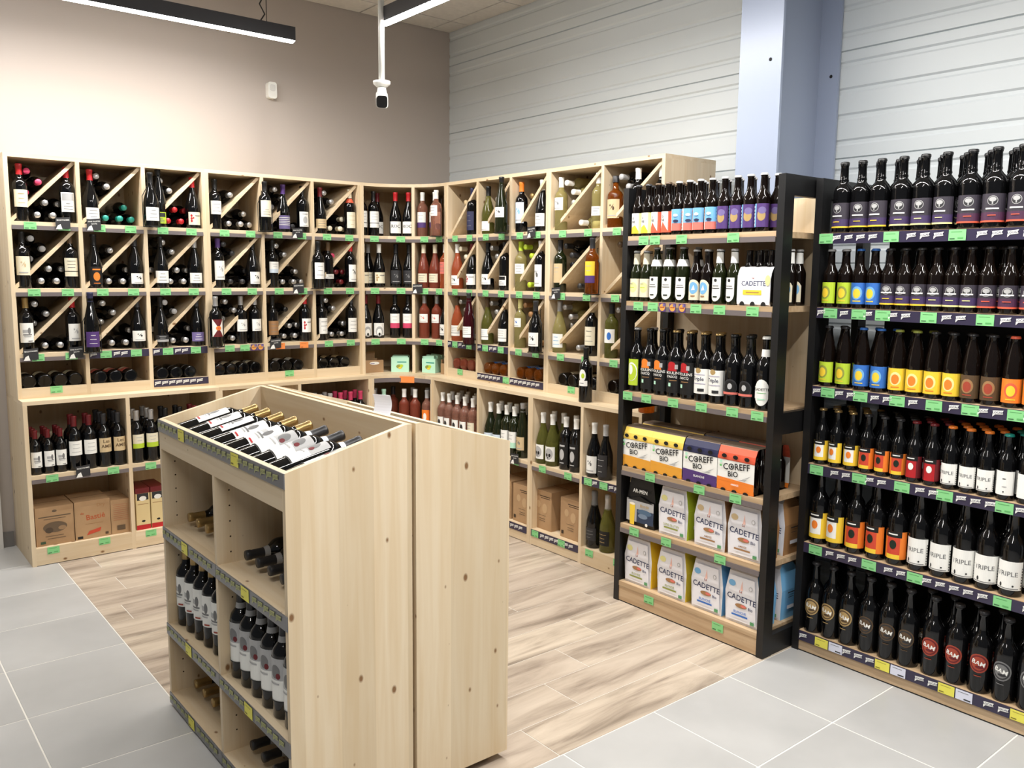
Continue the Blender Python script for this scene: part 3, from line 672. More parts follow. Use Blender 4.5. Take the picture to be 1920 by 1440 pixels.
# steel wall rack
DISP_R = [ # (row, column label, px, ...)
 (0, 'first', 886, BO,'dark','navy',('navy',.03,.15,'lines','grey')),
 (0, 'second', 911, BU,'olive','black',('white',.02,.08,'sketch','pale')), (0, 'third', 977, BO,'dark','orange',('pale',.055,.18,'sketch','skyblue')), (0, 'third', 1017, BU,'dark','white',('white',.03,.105)),
 (0, 'fourth', 1047, BO,'white','white',('white',.115,.185,'sketch','grey')), (0, 'fourth', 1122, BO,'white','white',('white',.07,.12)), (0, 'fifth', 1151, 'rum','amber','charcoal',('beige',.05,.15,'sketch','brown')), (0, 'fifth', 1196, BO,'dark','white',('white',.05,.12)), (0, 'fifth', 1240, BO,'dark','white',('white',.05,.12,'lines','gold')),
 (1, 'first', 852, BU,'orangerose','white',('white',.025,.09,'sketch','charcoal')), (1, 'first', 886, BU,'dark','darkred',('white',.03,.10,'flowers','red')),
 (1, 'second', 907, BU,'dark','black',('white',.035,.10,'sketch','charcoal')), (1, 'second', 947, BO,'dark','charcoal',('white',.03,.09,'img','black')),
 (1, 'third', 972, BO,'white','lime',('white',.105,.165)), (1, 'third', 1014, BO,'dark','white',('white',.03,.16,'sketch','charcoal')),
 (1, 'fourth', 1043, BO,'green','charcoal',('beige',.055,.165,'band','beige')),
 (2, 'first', 851, BU,'orangerose','brown',('white',.035,.105,'line','lightgrey')), (2, 'second', 908, BU,'olive','brown',('white',.03,.10,'line','pale')), (2, 'second', 946, BU,'dark','charcoal',('white',.03,.11,'line','lightgrey')),
 (2, 'third', 967, BO,'white','paleyellow',('white',.13,.185,'sketch','blue')), (2, 'fourth', 1046, BU,'white','silver',('white',.03,.11,'lines','skyblue')), (2, 'fourth', 1109, BO,'dark','beige',('cream',.06,.165,'lines','grey')),
 (2, 'fifth', 1142, BO,'olive','charcoal',('white',.085,.16,'oval','blue')),
]
for (k, cname, px, kind, g, cap, lab) in DISP_R:
    xb = XU+.047; ci = ORD.index(cname); t, cs = rights[0] if ci < 3 else rights[1]; y = t.location.y-clampcell(t.location.y-ypx(px, xb, Z_S[k]+.12), KIND[kind][1], [cs[ci if ci < 3 else ci-3]])
    bottle(kind, g, cap, lab, (xb, y, Z_S[k]), -PI/2+rad(random.uniform(-4, 25)), wlabel(kind, g, cap, lab, f"{ROW[k]} row, {cname} pigeonhole from corner, steel-wall rack"))
for px, k, kind, g, cap, lab, nm in ((940,0,'flute','green','black',('white',.09,.15,'sketch','charcoal'),'steel-wall rack'), (1110,1,BO,'amber','charcoal',('yellow',.06,.175,'band','purple'),'steel-wall rack'), (879,2,'flute','wine','charcoal',('white',.045,.115,'line','lightgrey'),'steel-wall rack'), (1004,2,BU,'dark','charcoal',('white',.035,.115,'sketch','charcoal'),'steel-wall rack')):
    held(px, XU, .05, Z_S[k], kind, g, cap, lab, nm, -PI/2+rad(12), 'R')
def round_lab(R): return [('e',-.004,.15,.021,.034,'white'),('e',0,.148,.010,.014,'lime'),('r',-.026,.026,.092,.122,'white'),('r',-.018,.006,.105,.109,'grey')]
xb = XL+.05; y = ypx(1098, xb, Z_CT+.1)
bottle(BO,'dark','black',round_lab,(xb,y,Z_CT),-PI/2+rad(20),'dark bottle with round white label standing alone on the steel-wall counter ledge')
y = ypx(1211, xb, Z_CT+.03); bottle('rum','amber','charcoal',('cream',.09,.17),(xb+.005,y,Z_CT),-PI/2,'amber spirit bottle on the counter end behind the first beer rack')
# corner rack stock: angle on the arc, depth behind the front, row
CSTK = [
 (0,[(4,.05),(14.5,.05)],BO,'dark','black',('white',.055,.165,'line','lightgrey')), (0,[(20,.15)],BU,'dark','darkred',('white',.02,.10,'T:ROC','black')), (0,[(33,.05),(44,.05)],BU,'dark','red',('white',.02,.10,'T:ROC','black')),
 (0,[(56,.06),(68,.06)],BO,'rose','white',('white',.06,.165,'band','purple')),
 (1,[(5,.06),(19,.06)],BU,'dark','white',('cream',.03,.105,'flowers','gold')), (1,[(13,.15)],BU,'dark','lightgrey',('cream',.03,.105)), (1,[(33,.06),(44,.06)],BU,'dark','black',('charcoal',.03,.12,'sketch','grey')),
 (1,[(57,.06),(68,.06)],BU,'deeprose','cream',('cream',.04,.10)), (1,[(79,.06)],BO,'orangerose','white',('salmon',.10,.18)),
 (2,[(7,.06),(18,.06)],BU,'dark','darkred',('white',.02,.105,'arch')), (2,[(32,.06),(43,.06)],BO,'dark','black',('white',.07,.17,'band','pink')),
 (2,[(57,.07),(69,.07)],BO,'deeprose','silver',('white',.11,.17,'sketch','salmon')), (2,[(81,.05)],BU,'dark','charcoal',('white',.03,.105,'sketch','charcoal')),
]
for k, spots, kind, g, cap, lab in CSTK:
    for tdeg, dp in spots:
        a_ = rad(tdeg); x = CX+(UA+dp)*math.sin(a_); y = CY+(UB+dp)*math.cos(a_)
        bottle(kind, g, cap, lab, (x, y, Z_S[k]), -a_+rad(random.uniform(-4,4)), wlabel(kind, g, cap, lab, f"on the {ROW[k]} shelf of the corner rack"))
a_ = rad(82); bottle(BO,'rose','white',('white',.13,.20),(CX+(UA-.045)*math.sin(a_),CY+(UB-.045)*math.cos(a_),Z_S[0]-.001),-a_,'rosé bottle, white capsule, in wire holder, top row of the corner rack')
h = O('wire_bottle_holder', holder_mesh(), None, (CX+(UA-.045)*math.sin(a_),CY+(UB-.045)*math.cos(a_),Z_S[0]-.004), (0,0,-a_)); tagobj(h, 'black wire holder hooked on the top row of the corner rack', 'bottle holder')

# lying bottles in the pigeonholes, necks outwards
CAPS_L = [['pink','silver'],['silver','teal'],['silver','red'],['silver','silver'],['silver','charcoal'],['silver','cream'],
          ['lightgrey','silver'],['silver','silver'],['silver','silver'],['charcoal','charcoal'],['silver','silver'],['pink','darkred'],
          ['silver','silver'],['silver','silver'],['lightgrey','silver'],['silver','silver'],['black','silver'],['silver','silver']]
UP = [(.092,.1585),(.1455,.212),(.092,.2655),(.0385,.105),(.0385,.212)]
LO = [(.2835,.0385),(.2075,.0385),(.1315,.0385),(.2455,.1045),(.1705,.1045),(.2835,.171)]
def pigeon(t, cs, c, k, ncap, label, grp, g='dark', upn=3, lon=4, kind=BO, seed=0):
    rr = random.Random(seed); a, b = cs[c]; wd = b-a; zs = Z_S[k]
    spots = []
    for i in range(upn): spots.append(UP[i]+(ncap[0],))
    off = max(0, wd-.322)
    for i in range(lon): spots.append((LO[i][0]+off+(-.0 if i else 0), LO[i][1], ncap[1]))
    keep = {0, 1, upn} if upn+lon > 3 else {0, 1, 2}
    for i, (u, z, cp) in enumerate(spots):
        dep = (.034 if .11 < u < .215 or z > .22 else .088)+rr.uniform(0,.004)
        loc = W2(t, a+u, dep, zs+z)
        if i not in keep:
            clone_mesh_data(lying_mesh(kind, g, cp), Matrix.Translation(loc) @ Matrix.Rotation(t.rotation_euler.z, 4, 'Z')); continue
        o = O('wine_bottle', lying_mesh(kind, g, cp), None, loc, (0, 0, t.rotation_euler.z)); tagobj(o, label, 'wine bottle', grp)
for idx in range(18):
    k, c = divmod(idx, 6); t, cs = lefts[c//3]; rr = random.Random(idx+3)
    pigeon(t, cs, c % 3, k, CAPS_L[idx], f"dark bottle lying neck outwards, {ROW[k]} row, {ORD[5-c]} pigeonhole from corner, beige-wall rack", f"lying bottles, {ROW[k]} row, pigeonhole {ORD[5-c]} from corner, beige wall", 'dark', rr.choice([2,3,3,4]), rr.choice([3,4,5]), seed=idx)
RG = {(0,0):('wine','beige',2,1),(0,1):('dark','silver',2,2),(0,2):('dark','gold',2,2),(0,3):('white','white',4,3),(0,4):('dark','lightgrey',3,3),
      (1,0):('rose','cream',3,1),(1,1):('dark','silver',3,2),(1,2):('white','lime',3,3),(1,3):('dark','charcoal',4,3),(1,4):('brown','brown',3,3),
      (2,0):('dark','silver',3,2),(2,1):('dark','silver',4,2),(2,2):('white','tan',4,2),(2,3):('white','silver',4,3),(2,4):('dark','silver',3,3)}
for (k, c), (g, cp, un, ln) in RG.items():
    t, cs = rights[0] if c < 3 else rights[1]
    pigeon(t, cs, c if c < 3 else c-3, k, [cp, cp], f"{GN[g]} bottle lying neck outwards, {ROW[k]} row, {ORD[c]} pigeonhole from corner, steel-wall rack", f"lying bottles, {ROW[k]} row, pigeonhole {ORD[c]} from corner, steel wall", g, un, ln, seed=50+k*5+c)
# bottom row: bottles lying with their bases outwards
def basefront(t, a, b, n, g, lab, label, grp, cap='black', kind=BO, start=.05, step=.082, side=1):
    for i in range(n):
        u = a+start+step*i
        loc = W2(t, u, .030, .955+KIND[kind][1]+.001)
        # axis along +y of the rack, base to the front, label uppermost
        rz = t.rotation_euler.z
        m3 = Matrix.Rotation(rz, 3, 'Z') @ Matrix.Rotation(-PI/2, 3, 'X')
        bottle(kind, g, cap, lab, loc, 0, label, group=grp, rot=m3.to_euler())
LB = [(lefts[0],0,4,'dark',('cream',.10,.17,'lines','grey'),'cream'),(lefts[0],1,3,'dark',('salmon',.06,.16,'img','cream'),'salmon'),(lefts[0],2,3,'dark',('grey',.06,.075,'x'),'thin grey'),
      (lefts[1],0,4,'dark',('cream',.07,.15,'img','grey'),'cream'),(lefts[1],1,3,'dark',('white',.09,.165,'sketch','black'),'white'),(lefts[1],2,3,'dark',('beige',.09,.16,'lines','brown'),'beige')]
for i, ((t, cs), c, nb, g, lab, ln) in enumerate(LB):
    a, b = cs[c]; basefront(t, a, b, nb, g, lab, f"dark bottle lying base outwards, {ln} label, lowest row, {ORD[5-i]} pigeonhole from corner, beige-wall rack", f"lowest row bottles, {ORD[5-i]} from corner, beige wall", start=.041 if nb == 4 else .06, step=.0775 if nb == 4 else .082)
RB = [(rights[0],0,3,'deeprose',('tan',.02,.14,'x'),.05),(rights[0],1,3,'amber',('blue',.05,.15,'stripes'),.06),(rights[0],2,3,'amber',('blue',.05,.15,'stripes'),.06),(rights[1],0,4,'dark',('cream',.06,.13,'line','grey'),.09),(rights[1],1,3,'brown',('tan',.08,.14),.07)]
for i, ((t, cs), c, nb, g, lab, st) in enumerate(RB):
    a, b = cs[c]; basefront(t, a, b, nb, g, lab, f"{GN[g]} bottle lying base outwards, {cn(lab[0])} label, lowest row, {ORD[i]} pigeonhole from corner, steel-wall rack", f"lowest row bottles, {ORD[i]} from corner, steel wall", start=st)

# floor cabinets: standing bottles in rows (columns of look-alikes)
def standing(t, specs, zs, place, grp, bay):
    us = relax([q[0] for q in specs], [KIND[q[2]][1] for q in specs], bay[0], bay[1])
    for u, (_, rows, kind, g, cap, lab, dn) in zip(us, specs):
        R = KIND[kind][1]
        for j in range(rows):
            loc = W2(t, u, .048+j*(2*R+.004), zs)
            if j == 0: bottle(kind, g, cap, lab, loc, t.rotation_euler.z+rad(random.uniform(-6,10)), f"{dn}, {place}", group=grp)
            else:
                mx = Matrix.Translation(loc) @ Matrix.Rotation(t.rotation_euler.z, 4, 'Z')
                clone_mesh_data(kmesh(kind, g), mx); clone_mesh_data(capmesh(kind, cap), mx)
                if lab: clone_mesh_data(labmesh(R, lab), mx)
t, bs = lowl[0]; a, b = bs[0]
ux = lambda px, z=.6: xpx(px, YL+.052, z)-LX0
s1 = [(ux(67),3,'half','dark','darkred',('white',.04,.125,'chateau','grey'),'small bottle with dark red capsule and château label'), (ux(90.5),3,'half','dark','darkred',('white',.04,.125,'chateau','grey'),'small bottle with dark red capsule and château label'), (ux(114),3,'half','dark','darkred',('white',.04,.125,'chateau','grey'),'small bottle with dark red capsule and château label'),
      (ux(142),2,BO,'dark','darkred',('white',.085,.165,'lines','lightgrey'),'tall bottle with dark red capsule and white-teal label'), (ux(170),2,BO,'dark','darkred',('white',.085,.165,'lines','lightgrey'),'tall bottle with dark red capsule and white-teal label'),
      (ux(199),3,BO,'dark','charcoal',('beige',.085,.165,'T:Les|AMIS','brown'),'bottle with beige Les Amis label'), (ux(225),3,BO,'dark','charcoal',('beige',.085,.165,'T:Les|AMIS','brown'),'bottle with beige Les Amis label')]
standing(t, s1, .50, 'free-end floor cabinet', 'bottles on the free-end floor cabinet shelf', bs[0])
a, b = bs[1]
s2 = [(ux(257),3,BO,'dark','silver',('cream',.085,.165,'band','lime'),'bottle with silver capsule and cream label'), (ux(284),3,BO,'dark','silver',('cream',.085,.165,'band','lime'),'bottle with silver capsule and cream label'), (ux(311),2,BO,'dark','black',('white',.08,.16),'bottle with black capsule'), (ux(338),2,BO,'dark','black',('white',.08,.16),'bottle with black capsule'), (ux(365),2,BO,'dark','darkred',('white',.08,.16),'bottle with dark red capsule')]
standing(t, s2, .50, 'inner bay of free-end floor cabinet', 'bottles in the inner bay of the free-end floor cabinet', bs[1])
t, bs = lowl[1]; ux = lambda px, z=.6: xpx(px, YL+.052, z)-LX0-LMW
s3 = [(ux(p),2,BO,'dark','lightgrey',('white',.08,.16),'bottle with pale grey capsule') for p in (590,605,620,635)]+[(ux(p),2,BO,'dark','pink',('white',.08,.16),'bottle with pink capsule') for p in (648,664,680)]
standing(t, s3, .50, 'floor cabinet beside the corner', 'bottles in the floor cabinet beside the corner', bs[1])
for j, (tdeg, dp, g, cap, lab) in enumerate([(8,.05,'deeprose','silver',None),(13,.13,'deeprose','silver',None),(19,.05,'deeprose','mint',('pink',.07,.12)),(42,.05,'deeprose','white',None),(48,.14,'deeprose','lightgrey',None),(55,.05,'deeprose','white',None),(62,.15,'deeprose','lightgrey',None),(71,.05,'rose','lightgrey',('orange',.07,.165,'oval','white')),(84,.05,'rose','lightgrey',('orange',.07,.165,'oval','white')),(30,.18,'deeprose','charcoal',None)]):
    a_ = rad(tdeg); bottle(BO, g, cap, lab, (CX+(LA+dp)*math.sin(a_), CY+(LB[0] if False else (YL-CY)+dp)*math.cos(a_) if False else CY+((YL-CY)+dp)*math.cos(a_), .50), -a_, f"{GN[g]} bottle with {cn(cap)} capsule{' and orange label' if lab and lab[0]=='orange' else ''} in the curved corner cabinet", group='rosé bottles in the corner cabinet')
t, bs = lowr[0]; uy = lambda px, z=.6: RY0-ypx(px, XL+.052, z)
s4 = [(uy(828),3,BO,'rose','white',('white',.06,.14,'oval','charcoal'),'rosé bottle with dark oval on label'),(uy(843),3,BO,'rose','white',('white',.06,.14,'oval','charcoal'),'rosé bottle with dark oval on label'),(uy(858.5),3,BO,'rose','white',('white',.06,.14,'oval','charcoal'),'rosé bottle with dark oval on label'),(uy(873),3,BO,'rose','white',('white',.06,.14,'oval','charcoal'),'rosé bottle with dark oval on label'),(uy(888),3,BO,'rose','white',('cream',.06,.145,'band','mint'),'rosé bottle with cream label')]
standing(t, s4, .50, 'steel-wall floor cabinet', 'rosé bottles in the floor cabinet', bs[0])
s5 = [(uy(921),2,BU,'green','white',('pale',.03,.11),'green bottle with pale blue label'),(uy(935),2,BU,'green','white',('pale',.03,.11),'green bottle with pale blue label'),(uy(948),3,BO,'green','white',('white',.05,.15,'band','mint'),'green bottle with white capsule'),(uy(964),3,BO,'green','white',('white',.05,.15,'band','mint'),'green bottle with white capsule'),(uy(980),2,'flute','green','lightgrey',('beige',.05,.13,'sketch','grey'),'green flute bottle with beige label')]
standing(t, s5, .50, 'steel-wall floor cabinet', 'green bottles in the floor cabinet', bs[1])
t, bs = lowr[1]; uy = lambda px, z=.6: RY0-RM1-ypx(px, XL+.052, z)
s6 = [(uy(1013),2,BU,'olive','white',('white',.03,.115,'skull'),'olive bottle with skull drawing'),(uy(1034),2,BU,'olive','white',('white',.03,.115,'skull'),'olive bottle with skull drawing'),(uy(1062),2,BO,'dark','white',('black',.03,.16,'emblem','silver'),'black bottle with silver emblem'),(uy(1081),2,BO,'dark','white',('black',.03,.16,'emblem','silver'),'black bottle with silver emblem'),
      (uy(1110),1,BU,'dark','white',('white',.025,.12,'sketch','grey'),'dark bottle with white capsule and sketch label'),(uy(1136),1,BU,'dark','lightgrey',('charcoal',.02,.14,'lines','silver'),'dark bottle covered in silver lettering')]
standing(t, s6[:4], .50, 'cabinet next to the beer rack', 'bottles in the cabinet next to the beer rack', bs[0]); standing(t, s6[4:], .50, 'cabinet next to the beer rack', 'bottles in the end bay', bs[1])
for px, g, lab, dn in ((1112,'dark',('charcoal',.045,.115,'lines','grey'),'dark sparkling wine with charcoal label'), (1137,'olive',('black',.04,.12,'lines','gold'),'olive sparkling wine with gold-lettered label')):
    u = uy(px, .2); bottle('champagne', g, 'silver' if g == 'olive' else 'grey', lab, W2(t, u, .06, .098), -PI/2, f"{dn}, bottom of the cabinet beside the beer rack")

# ---- cartons and boxes
def carton(t, u, yd, zs, w_, d_, h_, m, elems, label, rz=0, name='carton', topm=None, cat='box'):
    loc = W2(t, u, yd, zs); o = thing(name, label, cat, loc, t.rotation_euler.z+rz)
    v, f = boxvf(-w_/2, w_/2, 0, d_, 0, h_); O('body', mesh('body', v, f, [m]), o)
    v, f = boxvf(-w_/2-.001, w_/2+.001, d_/2-.0015, d_/2+.0015, h_-.0005, h_+.0007); O('top_seam', mesh('top_seam', v, f, [mat('brown', .7)]), o)
    if topm: v, f = boxvf(-w_/2-.0005, w_/2+.0005, -.0005, d_, h_*.88, h_+.0012); O('lid', mesh('lid', v, f, [topm]), o)
    if elems: O('print', printmesh('print', None, [('r',-w_*.47,w_*.47,.003,h_*.87,m)]+elems, off0=.0008), o)
    return o
IN = (.40,.33,.25)
t, bs = lowl[0]; ux = lambda px, z=.25: xpx(px, YL+.03, z)-LX0
carton(t, (ux(68)+ux(136))/2, .03, .098, .19, .24, .215, CARD, [('e',0,.19,.012,.007,IN),('r',-.08,.08,.158,.164,IN),('r',-.055,.055,.146,.149,IN),('e',0,.10,.06,.03,IN),('e',-.03,.085,.02,.016,(.30,.24,.18)),('e',.035,.092,.02,.012,(.60,.48,.35)),('r',-.05,.04,.05,.053,IN),('r',-.04,.05,.036,.039,IN),('r',-.075,-.05,.012,.026,(.22,.30,.2))], 'brown wine carton with a printed château in the free-end floor cabinet')
carton(t, (ux(140)+ux(206))/2, .03, .098, .185, .24, .218, CARD, [('t','Dry',.045,.185,.026,'tan'),('t','Bastié',.015,.125,.030,(.72,.35,.20),.06),('t','de',-.055,.150,.014,(.72,.40,.25),.06),('r',-.04,.05,.085,.087,'tan'),('p',[(-.035,.022),(.035,.036),(.042,.058),(-.022,.044)],(.76,.28,.18)),('r',-.082,-.055,.006,.020,'black'),('r',.062,.078,.012,.026,(.3,.22,.15))], 'brown carton with red script lettering in the free-end floor cabinet')
carton(t, (ux(208)+ux(243))/2, .03, .098, .105, .24, .20, CARD, [('r',-.04,.04,.17-.011*i,.172-.011*i,(.66,.40,.28)) for i in range(9)]+[('r',-.022,.022,.022,.05,(.35,.28,.2))], 'narrow brown carton with fine red print in the free-end floor cabinet')
for i, px in enumerate((268, 296)):
    carton(t, ux(px), .03, .098, .078, .2, .245, mat((.86,.78,.58), .5), [('r',-.032,.032,.175,.215,'charcoal'),('e',0,.185,.02,.014,'white'),('r',-.03,.03,.15,.153,'tan'),('e',0,.05,.010,.006,'black'),('r',-.039,.039,0,.028,'red')], 'cream and red wine box under the silver capsules, inner bay of the free-end cabinet', name='wine_box', topm=mat('darkred', .4))
t, bs = lowr[0]; uy = lambda px, z=.25: RY0-ypx(px, XL+.03, z)
BF = lambda w_: [('r',-.02,w_/2-.012,.20,.205,(.25,.18,.12)),('r',-.01,w_/2-.012,.19,.194,(.25,.18,.12)),('e',-.03,.15,.018,.022,(.73,.61,.46)),('e',.025,.13,.022,.03,(.73,.61,.46)),('r',-.03,.035,.085,.087,IN),('r',-.02,.03,.065,.068,IN),('r',-.02,.03,.052,.055,IN),('r',-w_/2+.012,-w_/2+.03,.022,.042,(.2,.15,.1))]
carton(t, (uy(960)+uy(990))/2+.02, .03, .098, .17, .26, .235, CARD, BF(.17), 'brown bag-in-box carton in the cabinet behind the display island')
carton(t, (uy(960)+uy(990))/2-.17, .03, .098, .17, .26, .235, CARD, BF(.17), 'brown bag-in-box carton hidden deeper behind the display island')
t, bs = lowr[1]; uy = lambda px, z=.25: RY0-RM1-ypx(px, XL+.05, z)
carton(t, (uy(1001)+uy(1035))/2, .045, .098, .165, .27, .235, CARD, BF(.165), 'brown bag-in-box carton beside the cabinet side panel, next to a matching carton')
carton(t, (uy(1050)+uy(1090))/2+.01, .04, .098, .165, .27, .235, CARD, BF(.165), 'brown bag-in-box carton beside the sparkling wine bottles')
# boxes on the corner counter
def cbox(tdeg, dp, w_, d_, h_, m, elems, label, rz=0, name='display_box', flap=False):
    a_ = rad(tdeg); o = thing(name, label, 'box', (CX+(UA+dp)*math.sin(a_), CY+(UB+dp)*math.cos(a_), Z_CT), -a_+rz)
    th = .003
    for nm, q in (('front_side',(-w_/2,w_/2,0,th,0,h_*(.75 if flap else 1))),('back_side',(-w_/2,w_/2,d_-th,d_,0,h_)),('end_side',(-w_/2,-w_/2+th,th,d_-th,0,h_)),('end_side',(w_/2-th,w_/2,th,d_-th,0,h_)),('base',(-w_/2+th,w_/2-th,th,d_-th,0,th))):
        O(nm, mesh(nm, *boxvf(*q), [m]), o)
    if elems: O('print', printmesh('print', None, elems, off0=.0008), o)
    return o
MINT = mat('mint', .5)
b_ = cbox(14, .05, .13, .15, .088, CARD, [('e',0,.066,.035,.011,'white'),('r',-.03,.0,.062,.066,'lilac')], 'open brown cardboard box on the corner counter with a white sticker')
v, f = boxvf(-.045,.045,.148,.151,.088,.135); O('header_flap', mesh('header_flap', v, f, [CARD]), b_)
ME = [('r',-.02,.045,.068,.075,'teal'),('e',-.005,.040,.022,.014,'olive'),('e',.01,.045,.012,.010,'lime'),('e',.0,.03,.012,.007,'yellow')]
b_ = cbox(36, .05, .125, .14, .105, MINT, ME, 'mint green display box with olive print beside the brown box')
for i in range(3): O('sachet', mesh('sachet', *boxvf(-.055,.055,.012+.042*i,.045+.042*i,.004,.112), [MINT]), b_)
b_ = cbox(62, .05, .105, .14, .10, MINT, ME, 'mint green display box with pouches sticking out')
for i in range(4): O('sachet', mesh('sachet', *boxvf(-.046,.044,.010+.032*i,.036+.032*i,.004,.118+.004*(i % 2)), [MINT]), b_, (0,0,0), (0, rad((-4,3,-3,4)[i]), 0))
b_ = cbox(81, .04, .08, .13, .10, CARD, None, 'open brown box with cut-out front beside the corner divider', flap=True)
# shelf talkers
for px, k, txt, nm in ((118,0,'BIODYNAMIE','top row, free end'),(176,0,'SANS SULFITES|AJOUTÉS','top row, fifth pigeonhole from corner'),(558,0,'SANS SULFITES|AJOUTÉS','top row, second pigeonhole from corner'),(560,1,'BIODYNAMIE','middle row'),(58,2,'BIODYNAMIE','bottom row, free end'),(143,2,'SANS SULFITES|AJOUTÉS','bottom row, free end'),(517,2,'SANS SULFITES|AJOUTÉS','bottom row, above orange tags')):
    zs = Z_S[k]; talker((xpx(px, YU-.012, zs), YU-.012, zs+.004), rad(random.uniform(-3,3)), txt, f"charcoal {'organic growing' if txt[0]=='B' else 'no added sulphites'} sign, {nm}, beige-wall rack")
for px, k, txt, nm in ((996,0,'SANS SULFITES|AJOUTÉS','top row'),(1042,1,'SANS SULFITES|AJOUTÉS','middle row')):
    zs = Z_S[k]; talker((XU-.012, ypx(px, XU-.012, zs), zs+.004), -PI/2, txt, f"charcoal no added sulphites sign, {nm}, steel-wall rack")
a_ = rad(55); talker((CX+(UA-.014)*math.sin(a_), CY+(UB-.014)*math.cos(a_), Z_S[1]+.004), -a_, 'BIODYNAMIE', 'charcoal organic growing sign on the corner rack')
talker((xpx(156, YL-.012, .5), YL-.012, .505), 0, 'BIODYNAMIE', 'charcoal organic growing sign on the free-end floor cabinet')
talker((XL-.012, ypx(965, XL-.012, .5), .505), -PI/2, 'SANS SULFITES|AJOUTÉS', 'charcoal sign on the steel-wall floor cabinet behind the island')

# ================================================================== DISPLAY ISLAND
IY0, IY1 = 2.063, 3.117; IX0, IXR, IXB = .92, 1.30, 1.68
ZR, ZF = 1.168, 1.076
def gondola(name, label, mirror, x_low, x_high):
    """local frame: x to the right facing its shelves, y inwards; sloped top rises inwards"""
    W = IY1-IY0; D = abs(x_high-x_low); tb = .018
    if not mirror: t = thing(name, label, 'display stand', (x_low, IY1, 0), -PI/2)
    else: t = thing(name, label, 'display stand', (x_low, IY0, 0), PI/2)
    prof = [(0, .03), (D, .03), (D, ZR), (D-.02, ZR), (0, ZF)]
    for x0 in (0, W-tb):
        n_ = 5; v = [(x0, y, z) for y, z in prof]+[(x0+tb, y, z) for y, z in prof]
        O('side_panel', mesh('side_panel', v, [tuple(range(n_))[::-1], tuple(range(n_, 2*n_))]+[(i, (i+1) % n_, n_+(i+1) % n_, n_+i) for i in range(n_)], [PZ]), t)
    B('back_panel', t, tb, W-tb, D-.018, D, .03, ZR, PX); B('front_board', t, tb, W-tb, 0, .018, .970, ZF, PX)
    B('divider', t, W/2-.009, W/2+.009, .0, D-.018, .03, .970, PZ)
    v = [(tb,.018,.975),(W-tb,.018,.975),(W-tb,D-.018,1.045),(tb,D-.018,1.045)]; vv = v+[(a, b, c-.012) for a, b, c in v]
    O('tray_floor', mesh('tray_floor', vv, [(0,1,2,3),(7,6,5,4),(0,4,5,1),(1,5,6,2),(2,6,7,3),(3,7,4,0)], [PX]), t)
    for (a, b) in ((tb, W/2-.009), (W/2+.009, W-tb)):
        for zs in (.684, .320, .052): 
            B('shelf', t, a, b, .0, D-.018, zs-.018, zs, PX)
    for s in (0, 1):
        for yy in (.06, D-.06):
            v, f = lathevf([(0,0),(.022,0),(.022,.03),(0,.03)], 12); O('foot', mesh('foot', [(x+(.06 if s == 0 else W-.06), y+yy, z) for x, y, z in v], f, [mat('black')]), t)
    if not mirror:
        r = rail(t, .0, W, ZF+.001, [(.25, TAGY), (.72, TAGY)], 'grey')
        for (a, b) in ((0, W/2), (W/2, W)):
            for zs in (.684, .320, .052): rail(t, a+.002, b-.002, zs, [(a+.24, TAGY)], 'grey')
    # rows of shelf pin holes on the inner sides
    V, F = [], []
    for xx, sx in ((tb+.0005, 1), (W/2+.0095, 1)):
        for yy in (.045, D-.07):
            for zz in [.12+.05*i for i in range(17)]:
                n0 = len(V); V += [(xx, yy+.003*math.cos(2*PI*i/8), zz+.003*math.sin(2*PI*i/8)) for i in range(8)]; F.append(tuple(range(n0, n0+8)))
    ph = O('pin_holes', mesh('pin_holes', V, F, [mat((.25,.18,.12), .9)]), t); ph['kind'] = 'stuff'
    # notched rest for the necks
    for i in range(9):
        u = IY1-(3.04-.112*i)+.056
        if u < W-.03: O('neck_rest', mesh('neck_rest', *boxvf(u-.022, u+.022, D-.085, D-.055, 1.028, 1.082), [PX]), t)
    return t
g1 = gondola('display_stand', 'pine display stand with tilted bottle tray, shelves facing the grey tiles', False, IX0, IXR+.012)
g2 = gondola('display_stand', 'pine display stand standing back to back with the tiled-side stand', True, IXB, IXR+.026)
tilt = rad(13.5)
def trayb(t, u, y0, z0, kind, g, cap, lab, label, grp, neck=None, spin=0):
    loc = W2(t, u, y0, z0)
    m3 = Matrix.Rotation(t.rotation_euler.z, 3, 'Z') @ Matrix.Rotation(-(PI/2-tilt), 3, 'X') @ Matrix.Rotation(spin, 3, 'Z')
    return bottle(kind, g, cap, lab, loc, 0, label, group=grp, rot=m3.to_euler(), neck=neck)
for i in range(9):
    u = IY1-(3.04-.112*i); sp = rad([-8,-4,-10,14,20,24,12,-6,-28][i])
    if i < 5: trayb(g1, u, .040, 1.026, BO, 'dark', 'gold', ('white',.075,.19,'chateau','red'), 'gold-capsuled bottle with château label, tilted in island tray, '+('against end board','between two alike','between two alike','between two alike','next to black capsule')[i], 'gold-capsuled bottles in the tray', spin=sp)
    else: trayb(g1, u, .040, 1.026, BO, 'dark', 'charcoal', ('white',.06,.19,'photo','red'), 'black-capsuled bottle with photo label, tilted in island tray, '+('next to gold capsule','between two alike','between two alike','against end board')[i-5], 'black-capsuled bottles in the tray', neck=(.226,.018,(.0192,.0160),'pale'), spin=sp)
for i in range(9):
    mx = Matrix.Translation(W2(g2, .08+.112*i, .040, 1.026)) @ (Matrix.Rotation(g2.rotation_euler.z, 4, 'Z') @ Matrix.Rotation(-(PI/2-tilt), 4, 'X'))
    clone_mesh_data(kmesh(BO, 'dark'), mx); clone_mesh_data(capmesh(BO, 'charcoal'), mx); clone_mesh_data(labmesh(KIND[BO][1], ('white',.07,.18)), mx)
